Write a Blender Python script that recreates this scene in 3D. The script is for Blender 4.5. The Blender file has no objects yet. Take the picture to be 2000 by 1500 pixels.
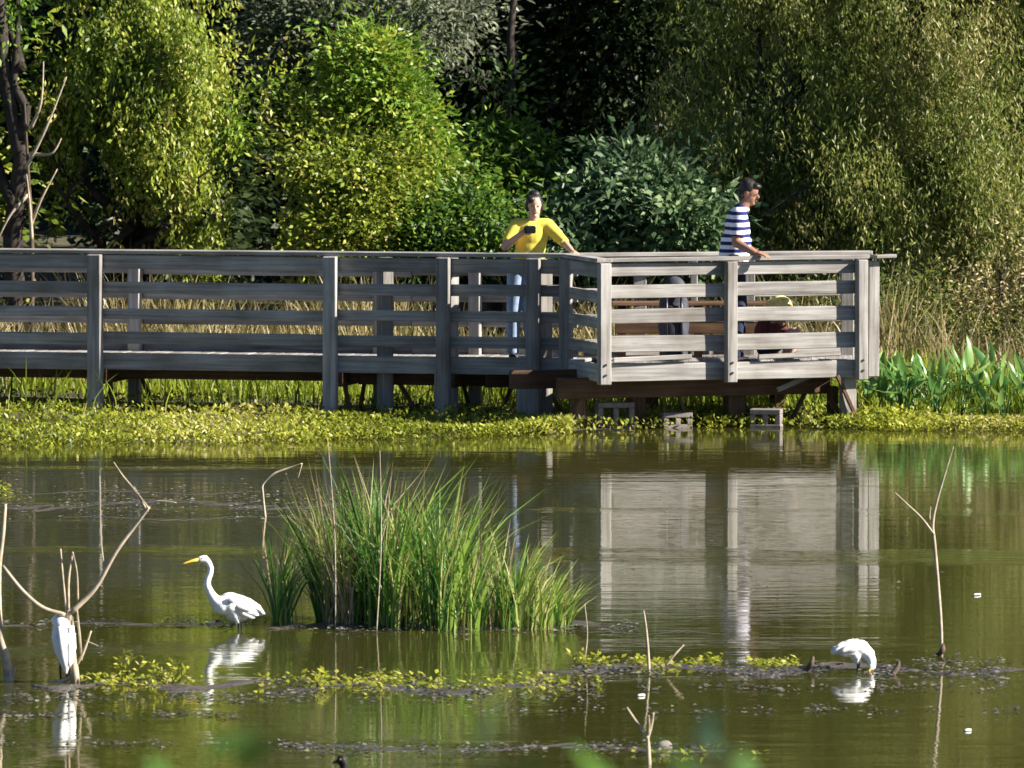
import bpy, bmesh, math, random
import numpy as np
from mathutils import Vector, Matrix

random.seed(11); rng = np.random.default_rng(7)
S = bpy.context.scene
R = math.radians

# ------------------------------------------------------------------ camera, sky, sun, exposure
F = 15000.0                                  # focal length in pixels of a 2000 px wide picture
CAM_H = 4.5
PITCH = math.atan(818 / F)
cam = bpy.data.cameras.new('camera'); camo = bpy.data.objects.new('camera', cam)
S.collection.objects.link(camo); S.camera = camo
camo.location = (0, 0, CAM_H); camo.rotation_euler = (math.pi / 2 - PITCH, 0, 0)
cam.sensor_width = 36; cam.lens = 36 * F / 2000; cam.clip_start = 0.5; cam.clip_end = 2000
cam.dof.use_dof = True; cam.dof.focus_distance = 62; cam.dof.aperture_fstop = 9

SUN_EL, SUN_AZ = R(30), R(-10.5)               # azimuth measured from +X (right) ; negative = towards the camera
w = bpy.data.worlds.new('World'); S.world = w; w.use_nodes = True
nt = w.node_tree; bg = nt.nodes['Background']
sky = nt.nodes.new('ShaderNodeTexSky'); sky.sky_type = 'NISHITA'; sky.sun_disc = False; sky.air_density = .55; sky.dust_density = .1; sky.ozone_density = 2.5
sky.sun_elevation = SUN_EL; sky.sun_rotation = R(90) - SUN_AZ
nt.links.new(sky.outputs[0], bg.inputs[0]); bg.inputs[1].default_value = 0.05
sd = bpy.data.lights.new('sun', 'SUN'); sd.energy = 5.0; sd.angle = R(0.53); sd.color = (1, 0.93, 0.82)
so = bpy.data.objects.new('sun', sd); S.collection.objects.link(so)
sv = Vector((math.cos(SUN_EL) * math.cos(SUN_AZ), math.cos(SUN_EL) * math.sin(SUN_AZ), math.sin(SUN_EL)))
so.rotation_euler = sv.to_track_quat('Z', 'Y').to_euler(); so.location = (20, 40, 30)
S.view_settings.view_transform = 'Standard'; S.view_settings.look = 'None'
S.view_settings.exposure = 1.5; S.view_settings.gamma = 1

# ------------------------------------------------------------------ helpers
C = S.collection.objects
WM = {}

def P(px, py, D):
    """world point on the ray of a photograph pixel at forward distance D"""
    u = (px - 1000) / F; v = (750 - py) / F
    y = math.cos(PITCH) + v * math.sin(PITCH); z = -math.sin(PITCH) + v * math.cos(PITCH)
    return Vector((u * D / y, D, CAM_H + z * D / y))

def DW(py, z=0.0):
    """forward distance at which the ray of a pixel row meets height z"""
    v = (750 - py) / F
    y = math.cos(PITCH) + v * math.sin(PITCH); zz = -math.sin(PITCH) + v * math.cos(PITCH)
    return (z - CAM_H) / zz * y

def X(px, D): return (px - 1000) / F * D

def link(name, me, mat=None, parent=None, M=None):
    o = bpy.data.objects.new(name, me); C.link(o)
    M = M or Matrix.Identity(4)
    WM[o.name] = M
    if parent is not None:
        o.parent = parent; o.matrix_parent_inverse = WM[parent.name].inverted()
    o.matrix_basis = M
    if mat is not None and me is not None and not me.materials: me.materials.append(mat)
    return o

def tag(o, label, cat, group=None, kind=None):
    o['label'] = label; o['category'] = cat
    if group: o['group'] = group
    if kind: o['kind'] = kind
    return o

def thing(name, label, cat, loc=(0, 0, 0), rz=0, group=None):
    o = link(name, None, M=Matrix.Translation(loc) @ Matrix.Rotation(rz, 4, 'Z'))
    o.empty_display_size = 0.1
    return tag(o, label, cat, group)

def mesh(name, v, f, smooth=False):
    me = bpy.data.meshes.new(name); me.from_pydata([tuple(a) for a in v], [], f); me.update()
    if smooth: me.polygons.foreach_set('use_smooth', [True] * len(me.polygons))
    return me

def np_mesh(name, verts, faces_n, loops, tint=None):
    """fast mesh: verts (N,3); faces_n list of loop counts; loops flat indices"""
    me = bpy.data.meshes.new(name)
    verts = np.ascontiguousarray(verts, dtype=np.float32)
    me.vertices.add(len(verts)); me.vertices.foreach_set('co', verts.ravel())
    me.loops.add(len(loops)); me.loops.foreach_set('vertex_index', np.ascontiguousarray(loops, dtype=np.int32))
    fn = np.asarray(faces_n, dtype=np.int32)
    me.polygons.add(len(fn)); st = np.concatenate([[0], np.cumsum(fn)[:-1]]).astype(np.int32)
    me.polygons.foreach_set('loop_start', st); me.polygons.foreach_set('loop_total', fn)
    if tint is not None:
        a = me.attributes.new('tint', 'FLOAT', 'POINT'); a.data.foreach_set('value', np.ascontiguousarray(tint, dtype=np.float32))
    me.update(calc_edges=True)
    return me

def unit(a): return a / np.maximum(np.linalg.norm(a, axis=1, keepdims=True), 1e-9)

def leaf_mesh(name, pos, d, n, L, Wd, tint):
    N = len(pos); d = unit(d); s = unit(np.cross(d, n)); nn = np.cross(s, d)
    L = np.broadcast_to(L, N)[:, None]; Wd = np.broadcast_to(Wd, N)[:, None]
    v = np.empty((N, 4, 3))
    v[:, 0] = pos
    mid = pos + d * L * 0.42 + nn * Wd * 0.16
    v[:, 1] = mid + s * Wd * 0.5; v[:, 2] = pos + d * L; v[:, 3] = mid - s * Wd * 0.5
    idx = np.arange(N * 4)
    return np_mesh(name, v.reshape(-1, 3), np.full(N, 4), idx, np.repeat(tint, 4))

def blade_mesh(name, base, h, lean, bend, wd, tint):
    """grass blades: base (N,3), heights, lean vector (N,2) of the tip, bend of the upper half, widths"""
    N = len(base); lean = np.asarray(lean)
    a = rng.uniform(0, math.pi, N); side = np.stack([np.cos(a), np.sin(a) * 0.5, np.zeros(N)], 1)
    def at(t):
        o = np.zeros((N, 3)); o[:, :2] = lean * (t ** (1 + bend))[:, None] if np.ndim(t) else lean * (t ** (1 + bend))[:, None]
        o[:, 2] = h * t * (1 - 0.25 * bend * t); return base + o
    v = np.empty((N, 7, 3)); W2 = np.broadcast_to(wd, N)[:, None] * side
    for k, (t, ww) in enumerate(((0.0, .45), (.4, .5), (.75, .34))):
        p = at(np.full(N, t)); v[:, 2 * k] = p - W2 * ww; v[:, 2 * k + 1] = p + W2 * ww
    v[:, 6] = at(np.ones(N))
    b = (np.arange(N) * 7)[:, None]
    lo = np.concatenate([b + np.array([0, 1, 3, 2]), b + np.array([2, 3, 5, 4]), b + np.array([4, 5, 6])], 1).ravel()
    return np_mesh(name, v.reshape(-1, 3), np.tile([4, 4, 3], N), lo, np.repeat(tint, 7))

def tubes(name, lines, seg=7, smooth=True):
    """lines: list of (points, radii) -> one mesh of tapered tubes"""
    V = []; Fc = []
    for pts, rad in lines:
        pts = [Vector(p) for p in pts]; n0 = len(V); ref = Vector((0.31, 0.87, 0.2)).normalized()
        for i, p in enumerate(pts):
            t = (pts[min(i + 1, len(pts) - 1)] - pts[max(i - 1, 0)]).normalized()
            a = t.cross(ref)
            if a.length < 1e-3: a = t.cross(Vector((1, 0, 0)))
            a.normalize(); b = t.cross(a)
            for k in range(seg):
                th = 2 * math.pi * k / seg
                V.append(p + (a * math.cos(th) + b * math.sin(th)) * rad[i])
        for i in range(len(pts) - 1):
            for k in range(seg):
                q = n0 + i * seg
                Fc.append((q + k, q + (k + 1) % seg, q + seg + (k + 1) % seg, q + seg + k))
        Fc.append(tuple(n0 + k for k in range(seg))[::-1])
        e = n0 + (len(pts) - 1) * seg; Fc.append(tuple(e + k for k in range(seg)))
    return mesh(name, V, Fc, smooth)

def wig(p0, p1, r0, r1, n=6, amp=0.05):
    """a slightly crooked tapering limb"""
    p0 = Vector(p0); p1 = Vector(p1); pts = []; rad = []
    for i in range(n + 1):
        t = i / n; p = p0.lerp(p1, t)
        if 0 < i < n: p += Vector((random.gauss(0, amp), random.gauss(0, amp), random.gauss(0, amp * .4)))
        pts.append(p); rad.append(r0 + (r1 - r0) * t)
    return pts, rad

# ------------------------------------------------------------------ materials
def newmat(name):
    m = bpy.data.materials.new(name); m.use_nodes = True
    t = m.node_tree; return m, t, t.nodes['Principled BSDF'], t.nodes['Material Output']

def ramp(t, stops):
    r = t.nodes.new('ShaderNodeValToRGB'); e = r.color_ramp.elements
    while len(e) > 1: e.remove(e[0])
    e[0].position = stops[0][0]; e[0].color = (*stops[0][1], 1)
    for p, c in stops[1:]:
        k = e.new(p); k.color = (*c, 1)
    return r

def noise(t, scale, detail=4, vec=None, rough=.55):
    n = t.nodes.new('ShaderNodeTexNoise'); n.inputs['Scale'].default_value = scale
    n.inputs['Detail'].default_value = detail; n.inputs['Roughness'].default_value = rough
    if vec: t.links.new(vec, n.inputs['Vector'])
    return n

def coords(t, scale=(1, 1, 1), kind='Object', seed=True):
    tc = t.nodes.new('ShaderNodeTexCoord'); mp = t.nodes.new('ShaderNodeMapping')
    mp.inputs['Scale'].default_value = scale; t.links.new(tc.outputs[kind], mp.inputs['Vector'])
    if seed:
        oi = t.nodes.new('ShaderNodeObjectInfo'); ml = t.nodes.new('ShaderNodeMath'); ml.operation = 'MULTIPLY'
        ml.inputs[1].default_value = 37; t.links.new(oi.outputs['Random'], ml.inputs[0])
        t.links.new(ml.outputs[0], mp.inputs['Location'])
    return mp.outputs[0]

def foliage(name, cols, trans=.35, rough=.45, spec=.35):
    m, t, b, out = newmat(name)
    at = t.nodes.new('ShaderNodeAttribute'); at.attribute_name = 'tint'
    r = ramp(t, cols); t.links.new(at.outputs['Fac'], r.inputs[0])
    t.links.new(r.outputs[0], b.inputs['Base Color']); b.inputs['Roughness'].default_value = rough
    b.inputs['Specular IOR Level'].default_value = spec
    tr = t.nodes.new('ShaderNodeBsdfTranslucent'); t.links.new(r.outputs[0], tr.inputs[0])
    mx = t.nodes.new('ShaderNodeMixShader'); mx.inputs[0].default_value = trans
    t.links.new(b.outputs[0], mx.inputs[1]); t.links.new(tr.outputs[0], mx.inputs[2])
    t.links.new(mx.outputs[0], out.inputs[0]); return m

def plain(name, col, rough=.6, spec=.3, var=.25, scale=12, bump=0, kind='Object'):
    m, t, b, out = newmat(name)
    vc = coords(t, kind=kind); n = noise(t, scale, 5, vc)
    lo = tuple(c * (1 - var) for c in col); hi = tuple(min(1, c * (1 + var)) for c in col)
    r = ramp(t, [(.3, lo), (.7, hi)]); t.links.new(n.outputs[0], r.inputs[0])
    t.links.new(r.outputs[0], b.inputs['Base Color'])
    b.inputs['Roughness'].default_value = rough; b.inputs['Specular IOR Level'].default_value = spec
    if bump:
        bp = t.nodes.new('ShaderNodeBump'); bp.inputs['Strength'].default_value = .6; bp.inputs['Distance'].default_value = bump
        t.links.new(n.outputs[0], bp.inputs['Height']); t.links.new(bp.outputs[0], b.inputs['Normal'])
    return m

def wood(name, a, b_, c, stain=.5):
    m, t, b, out = newmat(name)
    g = coords(t, (1.2, 34, 34)); n1 = noise(t, 1.0, 6, g, .65)
    s = coords(t, (2.2, 3, 3)); n2 = noise(t, 1.0, 4, s)
    r1 = ramp(t, [(.28, a), (.5, b_), (.72, c)]); t.links.new(n1.outputs[0], r1.inputs[0])
    r2 = ramp(t, [(.3, (stain, stain * .95, stain * .88)), (.62, (1, 1, 1))]); t.links.new(n2.outputs[0], r2.inputs[0])
    mx = t.nodes.new('ShaderNodeMixRGB'); mx.blend_type = 'MULTIPLY'; mx.inputs[0].default_value = 1
    t.links.new(r1.outputs[0], mx.inputs[1]); t.links.new(r2.outputs[0], mx.inputs[2])
    oi = t.nodes.new('ShaderNodeObjectInfo'); mr = t.nodes.new('ShaderNodeMapRange')
    mr.inputs['To Min'].default_value = .8; mr.inputs['To Max'].default_value = 1.12
    t.links.new(oi.outputs['Random'], mr.inputs[0])
    m2 = t.nodes.new('ShaderNodeMixRGB'); m2.blend_type = 'MULTIPLY'; m2.inputs[0].default_value = 1
    t.links.new(mx.outputs[0], m2.inputs[1]); t.links.new(mr.outputs[0], m2.inputs[2])
    t.links.new(m2.outputs[0], b.inputs['Base Color'])
    b.inputs['Roughness'].default_value = .8; b.inputs['Specular IOR Level'].default_value = .2
    bp = t.nodes.new('ShaderNodeBump'); bp.inputs['Strength'].default_value = .5; bp.inputs['Distance'].default_value = .004
    t.links.new(n1.outputs[0], bp.inputs['Height']); t.links.new(bp.outputs[0], b.inputs['Normal'])
    return m

WOOD = wood('weathered_wood', (.17, .16, .155), (.33, .315, .30), (.48, .455, .43), .62)
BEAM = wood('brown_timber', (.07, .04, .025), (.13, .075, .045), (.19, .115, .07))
BARK = plain('bark', (.045, .037, .031), .9, .1, .5, 9, .02)
DEADWOOD = plain('dead_wood', (.40, .33, .24), .8, .15, .35, 14, .004)
DARKTWIG = plain('dark_twig', (.10, .075, .06), .85, .1, .4, 14)
MUD = plain('mud', (.075, .062, .05), .45, .5, .45, 5, .02, 'Generated')
CONC = plain('concrete', (.22, .19, .175), .9, .2, .25, 20, .006)
STEEL = plain('steel', (.10, .09, .085), .5, .5, .2, 30)
# terrain
def ground_mat():
    m, t, b, out = newmat('soil_and_litter')
    n = noise(t, 3, 8, coords(t, seed=False)); r = ramp(t, [(.3, (.03, .025, .016)), (.5, (.06, .055, .025)), (.7, (.10, .085, .045))])
    t.links.new(n.outputs[0], r.inputs[0]); t.links.new(r.outputs[0], b.inputs['Base Color']); b.inputs['Roughness'].default_value = .95
    bp = t.nodes.new('ShaderNodeBump'); bp.inputs['Distance'].default_value = .05; t.links.new(n.outputs[0], bp.inputs['Height'])
    t.links.new(bp.outputs[0], b.inputs['Normal']); return m
SOIL = ground_mat()

def water_mat():
    m, t, b, out = newmat('pond_water')
    b.inputs['Base Color'].default_value = (.045, .046, .011, 1); b.inputs['IOR'].default_value = 1.333
    b.inputs['Specular IOR Level'].default_value = .5
    v1 = coords(t, (.9, 2.6, 1), seed=False); n1 = noise(t, 1.0, 3, v1, .5)        # gentle swell
    v2 = coords(t, (3.0, 11, 1), seed=False); n2 = noise(t, 1.0, 2, v2, .5)        # fine ripples
    v3 = coords(t, (.05, .42, 1), seed=False); n3 = noise(t, 1.0, 3, v3, .6)       # breeze bands
    mask = ramp(t, [(.55, (0, 0, 0)), (.86, (1, 1, 1))]); t.links.new(n3.outputs[0], mask.inputs[0])
    am = t.nodes.new('ShaderNodeMath'); am.operation = 'MULTIPLY_ADD'; am.inputs[1].default_value = .018; am.inputs[2].default_value = .0009
    t.links.new(mask.outputs[0], am.inputs[0])
    h2 = t.nodes.new('ShaderNodeMath'); h2.operation = 'MULTIPLY'; t.links.new(n2.outputs[0], h2.inputs[0]); t.links.new(am.outputs[0], h2.inputs[1])
    h1 = t.nodes.new('ShaderNodeMath'); h1.operation = 'MULTIPLY_ADD'; h1.inputs[1].default_value = .0024
    t.links.new(n1.outputs[0], h1.inputs[0]); t.links.new(h2.outputs[0], h1.inputs[2])
    bp = t.nodes.new('ShaderNodeBump'); bp.inputs['Strength'].default_value = 1; bp.inputs['Distance'].default_value = 1
    t.links.new(h1.outputs[0], bp.inputs['Height']); t.links.new(bp.outputs[0], b.inputs['Normal'])
    ro = t.nodes.new('ShaderNodeMapRange'); ro.inputs['To Min'].default_value = .03; ro.inputs['To Max'].default_value = .10
    t.links.new(mask.outputs[0], ro.inputs[0]); t.links.new(ro.outputs[0], b.inputs['Roughness'])
    return m
WATER = water_mat()

G = lambda *c: c
F_WILLOW = foliage('willow_leaf', [(0, (.035, .055, .010)), (.4, (.125, .17, .028)), (.75, (.26, .295, .055)), (1, (.40, .34, .14))])
F_VINE = foliage('vine_leaf', [(0, (.04, .07, .015)), (.35, (.17, .24, .028)), (.75, (.35, .41, .045)), (1, (.48, .41, .12))])
F_GREEN = foliage('broad_leaf', [(0, (.02, .05, .015)), (.4, (.075, .16, .02)), (.8, (.19, .32, .03)), (1, (.34, .38, .05))])
F_BLUE = foliage('bluegreen_leaf', [(0, (.02, .05, .025)), (.5, (.08, .15, .065)), (1, (.22, .31, .14))])
F_GREY = foliage('grey_leaf', [(0, (.035, .055, .03)), (.5, (.14, .17, .10)), (1, (.32, .34, .22))])
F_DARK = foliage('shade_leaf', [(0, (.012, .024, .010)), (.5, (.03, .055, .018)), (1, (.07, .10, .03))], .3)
F_GRASS = foliage('bank_grass', [(0, (.08, .14, .015)), (.4, (.25, .34, .03)), (.8, (.42, .47, .05)), (1, (.55, .48, .19))], .42)
F_MAT = foliage('shore_weed', [(0, (.09, .12, .015)), (.45, (.27, .31, .025)), (.85, (.47, .47, .06)), (1, (.52, .44, .24))], .38)
F_TUFT = foliage('marsh_grass', [(0, (.015, .075, .02)), (.4, (.08, .21, .03)), (.75, (.25, .38, .05)), (1, (.48, .46, .18))], .38)
F_STRAW = foliage('straw', [(0, (.13, .13, .04)), (.5, (.36, .28, .12)), (1, (.50, .42, .26))], .25)
F_PICK = foliage('pickerel_leaf', [(0, (.035, .11, .03)), (.5, (.11, .26, .06)), (1, (.26, .40, .11))], .35, .35, .5)
F_DEBRIS = foliage('floating_debris', [(0, (.03, .026, .022)), (.35, (.085, .08, .07)), (.6, (.19, .185, .17)), (.8, (.20, .21, .05)), (1, (.26, .15, .08))], .1)

# ------------------------------------------------------------------ setting: terrain, water, banks
SHX = [-40, -6, -4.4, -2.2, -0.6, 0.6, 1.6, 3.3, 4.2, 6, 40]
SHY = [71.0, 71.6, 71.9, 72.4, 73.2, 73.9, 74.8, 74.7, 74.2, 74.0, 73.0]
def shore(x): return np.interp(x, SHX, SHY) + .10 * np.sin(x * 3.1) + .06 * np.sin(x * 7.7 + 1)
def gz(x, y):
    d = y - shore(x)
    return np.interp(d, [-6, -1, 0, 2, 6, 8, 12, 20, 60, 200], [-.9, -.22, -.02, .04, .085, .16, .5, 1.0, 2.2, 6]) + .02 * np.sin(x * 2.3) * np.sin(y * 1.7)

xs = np.concatenate([np.linspace(-150, -12, 18), np.linspace(-11, 11, 111), np.linspace(12, 150, 18)])
ys = np.concatenate([np.linspace(68, 84, 81), np.linspace(85, 110, 26), np.linspace(116, 330, 18)])
gx, gy = np.meshgrid(xs, ys); vv = np.stack([gx, gy, gz(gx, gy)], -1).reshape(-1, 3)
nx = len(xs); ii = np.array([(r * nx + c, r * nx + c + 1, (r + 1) * nx + c + 1, (r + 1) * nx + c) for r in range(len(ys) - 1) for c in range(nx - 1)])
o = link('ground', np_mesh('ground', vv, np.full(len(ii), 4), ii.ravel()), SOIL); o['kind'] = 'structure'

o = link('pond_water', mesh('pond_water', [(-150, 14, 0), (150, 14, 0), (150, 79, 0), (-150, 79, 0)], [(0, 1, 2, 3)]), WATER); o['kind'] = 'structure'

xs2 = np.linspace(-150, 150, 61); ys2 = np.concatenate([np.linspace(-60, 0, 13), np.linspace(1, 34, 34)])
gx, gy = np.meshgrid(xs2, ys2)
nz = np.interp(gy, [-60, 2, 8, 14, 22, 28, 34], [3.0, 2.9, 2.5, 1.8, .5, -.3, -1]) + .05 * np.sin(gx * 1.3) * np.sin(gy)
vv = np.stack([gx, gy, nz], -1).reshape(-1, 3); nx = len(xs2)
ii = np.array([(r * nx + c, r * nx + c + 1, (r + 1) * nx + c + 1, (r + 1) * nx + c) for r in range(len(ys2) - 1) for c in range(nx - 1)])
o = link('near_bank', np_mesh('near_bank', vv, np.full(len(ii), 4), ii.ravel()), SOIL); o['kind'] = 'structure'

# low mud bars just breaking the surface, some standing in for ripple stripes: (px0, px1, py centre, half depth in px rows)
def mud_or_ripple_bar(x0, x1, yc, hd, top=.012):
    N = 60; D0 = DW(yc); hw = (DW(yc - hd) - DW(yc + hd)) / 2
    V = []; Fc = []; K = 6
    for i in range(N + 1):
        t = i / N; x = X(x0 + (x1 - x0) * t, D0); e = min(1, 6 * t, 6 * (1 - t))
        wv = hw * e * (.55 + .45 * math.sin(t * 19 + yc) * math.sin(t * 7.3)) + .01; cy = D0 + hw * .5 * math.sin(t * 11 + x0)
        for k in range(K + 1):
            s = -1 + 2 * k / K
            z = top * (1 - s * s) * (.4 + .6 * abs(math.sin(t * 41 + k * 1.7))) - .012
            V.append((x, cy + s * wv * (1 + .15 * random.random()), z))
    for i in range(N):
        for k in range(K):
            a = i * (K + 1) + k; Fc.append((a, a + K + 1, a + K + 2, a + 1))
    o = link('mud_or_ripple_bar', mesh('mud_or_ripple_bar', V, Fc, True), MUD); o['kind'] = 'structure'
mud_or_ripple_bar(520, 1190, 1222, 13, .03); mud_or_ripple_bar(1060, 1780, 1306, 14, .026); mud_or_ripple_bar(60, 520, 1338, 14, .028)
mud_or_ripple_bar(520, 1130, 1345, 16, .022); mud_or_ripple_bar(-60, 760, 985, 14, .018); mud_or_ripple_bar(-60, 520, 962, 7, .016); mud_or_ripple_bar(120, 700, 1012, 6, .016); mud_or_ripple_bar(-60, 480, 1219, 5, .018); mud_or_ripple_bar(1150, 1420, 1236, 5, .016); mud_or_ripple_bar(1690, 2100, 1312, 10, .02)  # upper left bars imitate the dark and light stripes of rippled water
mud_or_ripple_bar(560, 1420, 1462, 12, .018)

# ------------------------------------------------------------------ boardwalk
def bar(name, p0, p1, h, t, mat, parent, up=(0, 0, 1), bev=.006, jit=.003):
    p0 = Vector(p0); p1 = Vector(p1); d = p1 - p0; L = d.length; d.normalize()
    u = Vector(up); u = (u - d * u.dot(d)).normalized(); s = d.cross(u)
    bm = bmesh.new(); bmesh.ops.create_cube(bm, size=1)
    for v in bm.verts:
        v.co.x *= L; v.co.y *= t; v.co.z *= h
        v.co.y += random.uniform(-jit, jit); v.co.z += random.uniform(-jit, jit)
    bmesh.ops.bevel(bm, geom=bm.edges[:], offset=min(bev, t * .2, h * .2), segments=1, affect='EDGES')
    me = bpy.data.meshes.new(name); bm.to_mesh(me); bm.free()
    M = Matrix((d, -s, u)).transposed().to_4x4(); M.translation = (p0 + p1) / 2
    return link(name, me, mat, parent, M)

TA = math.tan(R(13))
CX, CD = X(1105, 75.2), 75.2                        # inner corner where the walkway meets the platform
def lr(px, off=0.0):
    """point on the walkway's front railing line for a picture column, moved off metres back"""
    D = 75.3
    for _ in range(6): x = X(px, D); D = CD + (CX - x) * TA + off / math.cos(R(13))
    return Vector((X(px, D), D, 0))
bw = thing('boardwalk', 'weathered grey timber boardwalk with slatted railings and viewing platform over the pond', 'boardwalk', (0, 75.5, 0))
ZD = .60                                             # deck top
PA = Vector((X(1178, 74.0), 74.0, 0)); PB = Vector((X(1690, 74.93), 74.93, 0)); PC = Vector((CX, CD, 0))
LEFT = lr(-420); RW = 1.6
nrm_l = Vector((math.sin(R(13)), math.cos(R(13)), 0))         # walkway: towards its far side
bdir = (PB - PA).normalized(); nrm_r = Vector((-bdir.y, bdir.x, 0))
PBB = PB + Vector((.11, 2.5, 0))                      # far right corner of the platform
LB = LEFT + nrm_l * RW; CB = lr(1130, RW)
def zz(v, z): return Vector((v.x, v.y, z))
RAILS = [(1.555, .14), (1.30, .116), (1.045, .106), (.797, .116)]
RAILS_R = [(1.565, .125), (1.353, .13), (1.108, .14), (.842, .155)]
CAP = 1.655
def railing(A, B, rails, mat=WOOD, back=None, cap=True, joints=(), fascia=True, capw=.16, shift=0.0, CAP=CAP):
    d = (B - A).normalized(); n = Vector((-d.y, d.x, 0)) * (1 if back is None else back)   # n points to the walking side
    cuts = [0] + list(joints) + [1]
    for z, h in rails:
        for i in range(len(cuts) - 1):
            a = A.lerp(B, cuts[i]) + d * .004; b = A.lerp(B, cuts[i + 1]) - d * .004
            e = random.uniform(-.006, .006)
            bar('rail', zz(a, z + shift + e), zz(b, z + shift + e + random.uniform(-.008, .008)), h, .04, mat, bw)
    if fascia:
        for i in range(len(cuts) - 1):
            a = A.lerp(B, cuts[i]) + d * .004; b = A.lerp(B, cuts[i + 1]) - d * .004
            bar('fascia_board', zz(a, .565), zz(b, .565), .17, .045, mat, bw)
    if cap:
        bar('cap_rail', zz(A + n * .02 - d * .06, CAP), zz(B + n * .02 + d * .06, CAP), .04, capw, mat, bw)
def post(p, z0, z1, w_=.12, d_=.12, ang=0, mat=WOOD, name='post'):
    a = Vector((math.cos(ang), math.sin(ang), 0))
    return bar(name, zz(p, z0), zz(p, z1), w_, d_, mat, bw, up=a, bev=.008)
aL = R(-13)
ROT = 1
# front railing of the walkway: rails sit on the far side of the posts
def frac(px): return (lr(px) - LEFT).length / (PC - LEFT).length
railing(LEFT + nrm_l * .09, PC + nrm_l * .09, RAILS, joints=(frac(185), frac(645)))
for px in (-275, 185, 645, 866, 1042):
    p = lr(px); post(p, gz(p.x, p.y) - .3, CAP - .025, .135, .12, aL)
post(PC + nrm_l * .02, .42, CAP - .025, .12, .12, aL)
# stout piles behind the rails, set cornerwise
for px, wz in ((752, .125), (878, .135), (1060, .14)):
    p = lr(px, .30); post(p, gz(p.x, p.y) - .3, CAP - .04, wz, wz, R(45) + aL, name='pile')
for px in (1035, 868):
    p = lr(px, .02); 
p = lr(1032, .12); post(p, gz(p.x, p.y) - .3, .52, .2, .16, aL, name='pile')
p = lr(870, .16); post(p, gz(p.x, p.y) - .3, .50, .2, .16, aL, name='pile')
# far railing of the walkway
railing(LB, CB, [(z - .13, .09) for z, h in RAILS], back=-1, joints=(.42, .78), CAP=CAP - .13)
for px in (-200, 262, 742, 928):
    p = lr(px, RW - .09); post(p, gz(p.x, p.y) - .3, CAP - .155, .12, .11, aL)
# short return to the platform, platform front, platform end and back
railing(PC + Vector((.03, .03, 0)), PA + Vector((-.02, .05, 0)), RAILS, back=1)
railing(PA + nrm_r * .085, PB + nrm_r * .085, RAILS_R, joints=(.475,), capw=.18)
def pf(px):
    t = (px - 1178) / (1690 - 1178.); return PA.lerp(PB, t)
aP = math.atan2(bdir.y, bdir.x)
for px, ww in ((1180, .115), (1426, .11), (1683, .10)):
    o = post(pf(px), .455, CAP - .025, ww, .10, aP)
    for zb in (.55, .65):
        bm = bmesh.new(); bmesh.ops.create_cone(bm, cap_ends=True, segments=8, radius1=.012, radius2=.012, depth=.02)
        me = bpy.data.meshes.new('bolt'); bm.to_mesh(me); bm.free()
        q = pf(px) - nrm_r * .055
        link('bolt', me, STEEL, o, Matrix.Translation((q.x, q.y, zb)) @ Matrix.Rotation(R(90), 4, 'X'))
post(PB + Vector((.075, .10, 0)), .48, CAP - .04, .12, .10, aP)
railing(PB + Vector((.06, .2, 0)), PB.lerp(PBB, .45), [(z - .06, h) for z, h in RAILS_R], back=1, cap=False)
railing(PBB, CB + Vector((.05, 0, 0)), [(z - .08, .09) for z, h in RAILS], back=1, joints=(.5,), CAP=CAP - .05)
for px, D in ((1655, 76.9), (1462, 76.95), (1356, 77.0), (1250, 77.05)):
    p = Vector((X(px, D), D - .02, 0)); post(p, .3, CAP - .075, .13 if px != 1356 else .07, .10, 0)
# end overhang of the cap rail
bar('cap_rail', (PB.x + .08, PB.y + .03, CAP + .002), (X(1745, 75.1), 75.05, CAP + .006), .036, .15, WOOD, bw)
# toe boards above the platform fascia
for a, b, z in ((1200, 1352, .70), (1482, 1644, .705)):
    bar('toe_board', zz(pf(a) + nrm_r * .03, z - .01), zz(pf(b) + nrm_r * .03, z + .012), .05, .03, WOOD, bw)
# deck planks, each laid across
Lw = (PC - LEFT).length; d = (PC - LEFT).normalized(); k = 0; s = .07
while s < Lw:
    q = LEFT + d * s; bar('deck_plank', zz(q + nrm_l * .13, ZD - .02), zz(q + nrm_l * (RW - .03), ZD - .02), .138, .038, WOOD, bw, up=d, jit=.002); s += .146
bl = (PB - PA).length; s = .10
while s < bl - .02:
    q = PA + bdir * s + nrm_r * .13; t = s / bl
    e = CB.lerp(PBB, min(1, max(0, (q.x - CB.x) / (PBB.x - CB.x))))
    bar('deck_plank', zz(q, ZD - .02), Vector((q.x + (e.y - q.y) * .04, e.y - .05, ZD - .02)), .138, .038, WOOD, bw, up=bdir, jit=.002); s += .146
# joists and beams beneath
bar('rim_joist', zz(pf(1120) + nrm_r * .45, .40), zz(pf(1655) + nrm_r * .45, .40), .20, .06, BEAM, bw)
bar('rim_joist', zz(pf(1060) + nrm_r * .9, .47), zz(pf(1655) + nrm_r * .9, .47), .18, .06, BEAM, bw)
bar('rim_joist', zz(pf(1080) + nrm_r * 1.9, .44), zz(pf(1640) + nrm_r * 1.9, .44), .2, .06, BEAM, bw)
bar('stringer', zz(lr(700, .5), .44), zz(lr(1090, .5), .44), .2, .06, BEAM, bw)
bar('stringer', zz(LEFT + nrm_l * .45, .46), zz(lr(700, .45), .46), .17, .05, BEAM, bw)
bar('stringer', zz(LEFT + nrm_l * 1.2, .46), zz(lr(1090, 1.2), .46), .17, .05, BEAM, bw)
for px in (-275, 198, 660, 880):
    a = lr(px, .07); bar('cross_beam', zz(a, .43), zz(a + nrm_l * 1.55, .43), .18, .07, BEAM, bw)
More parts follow.
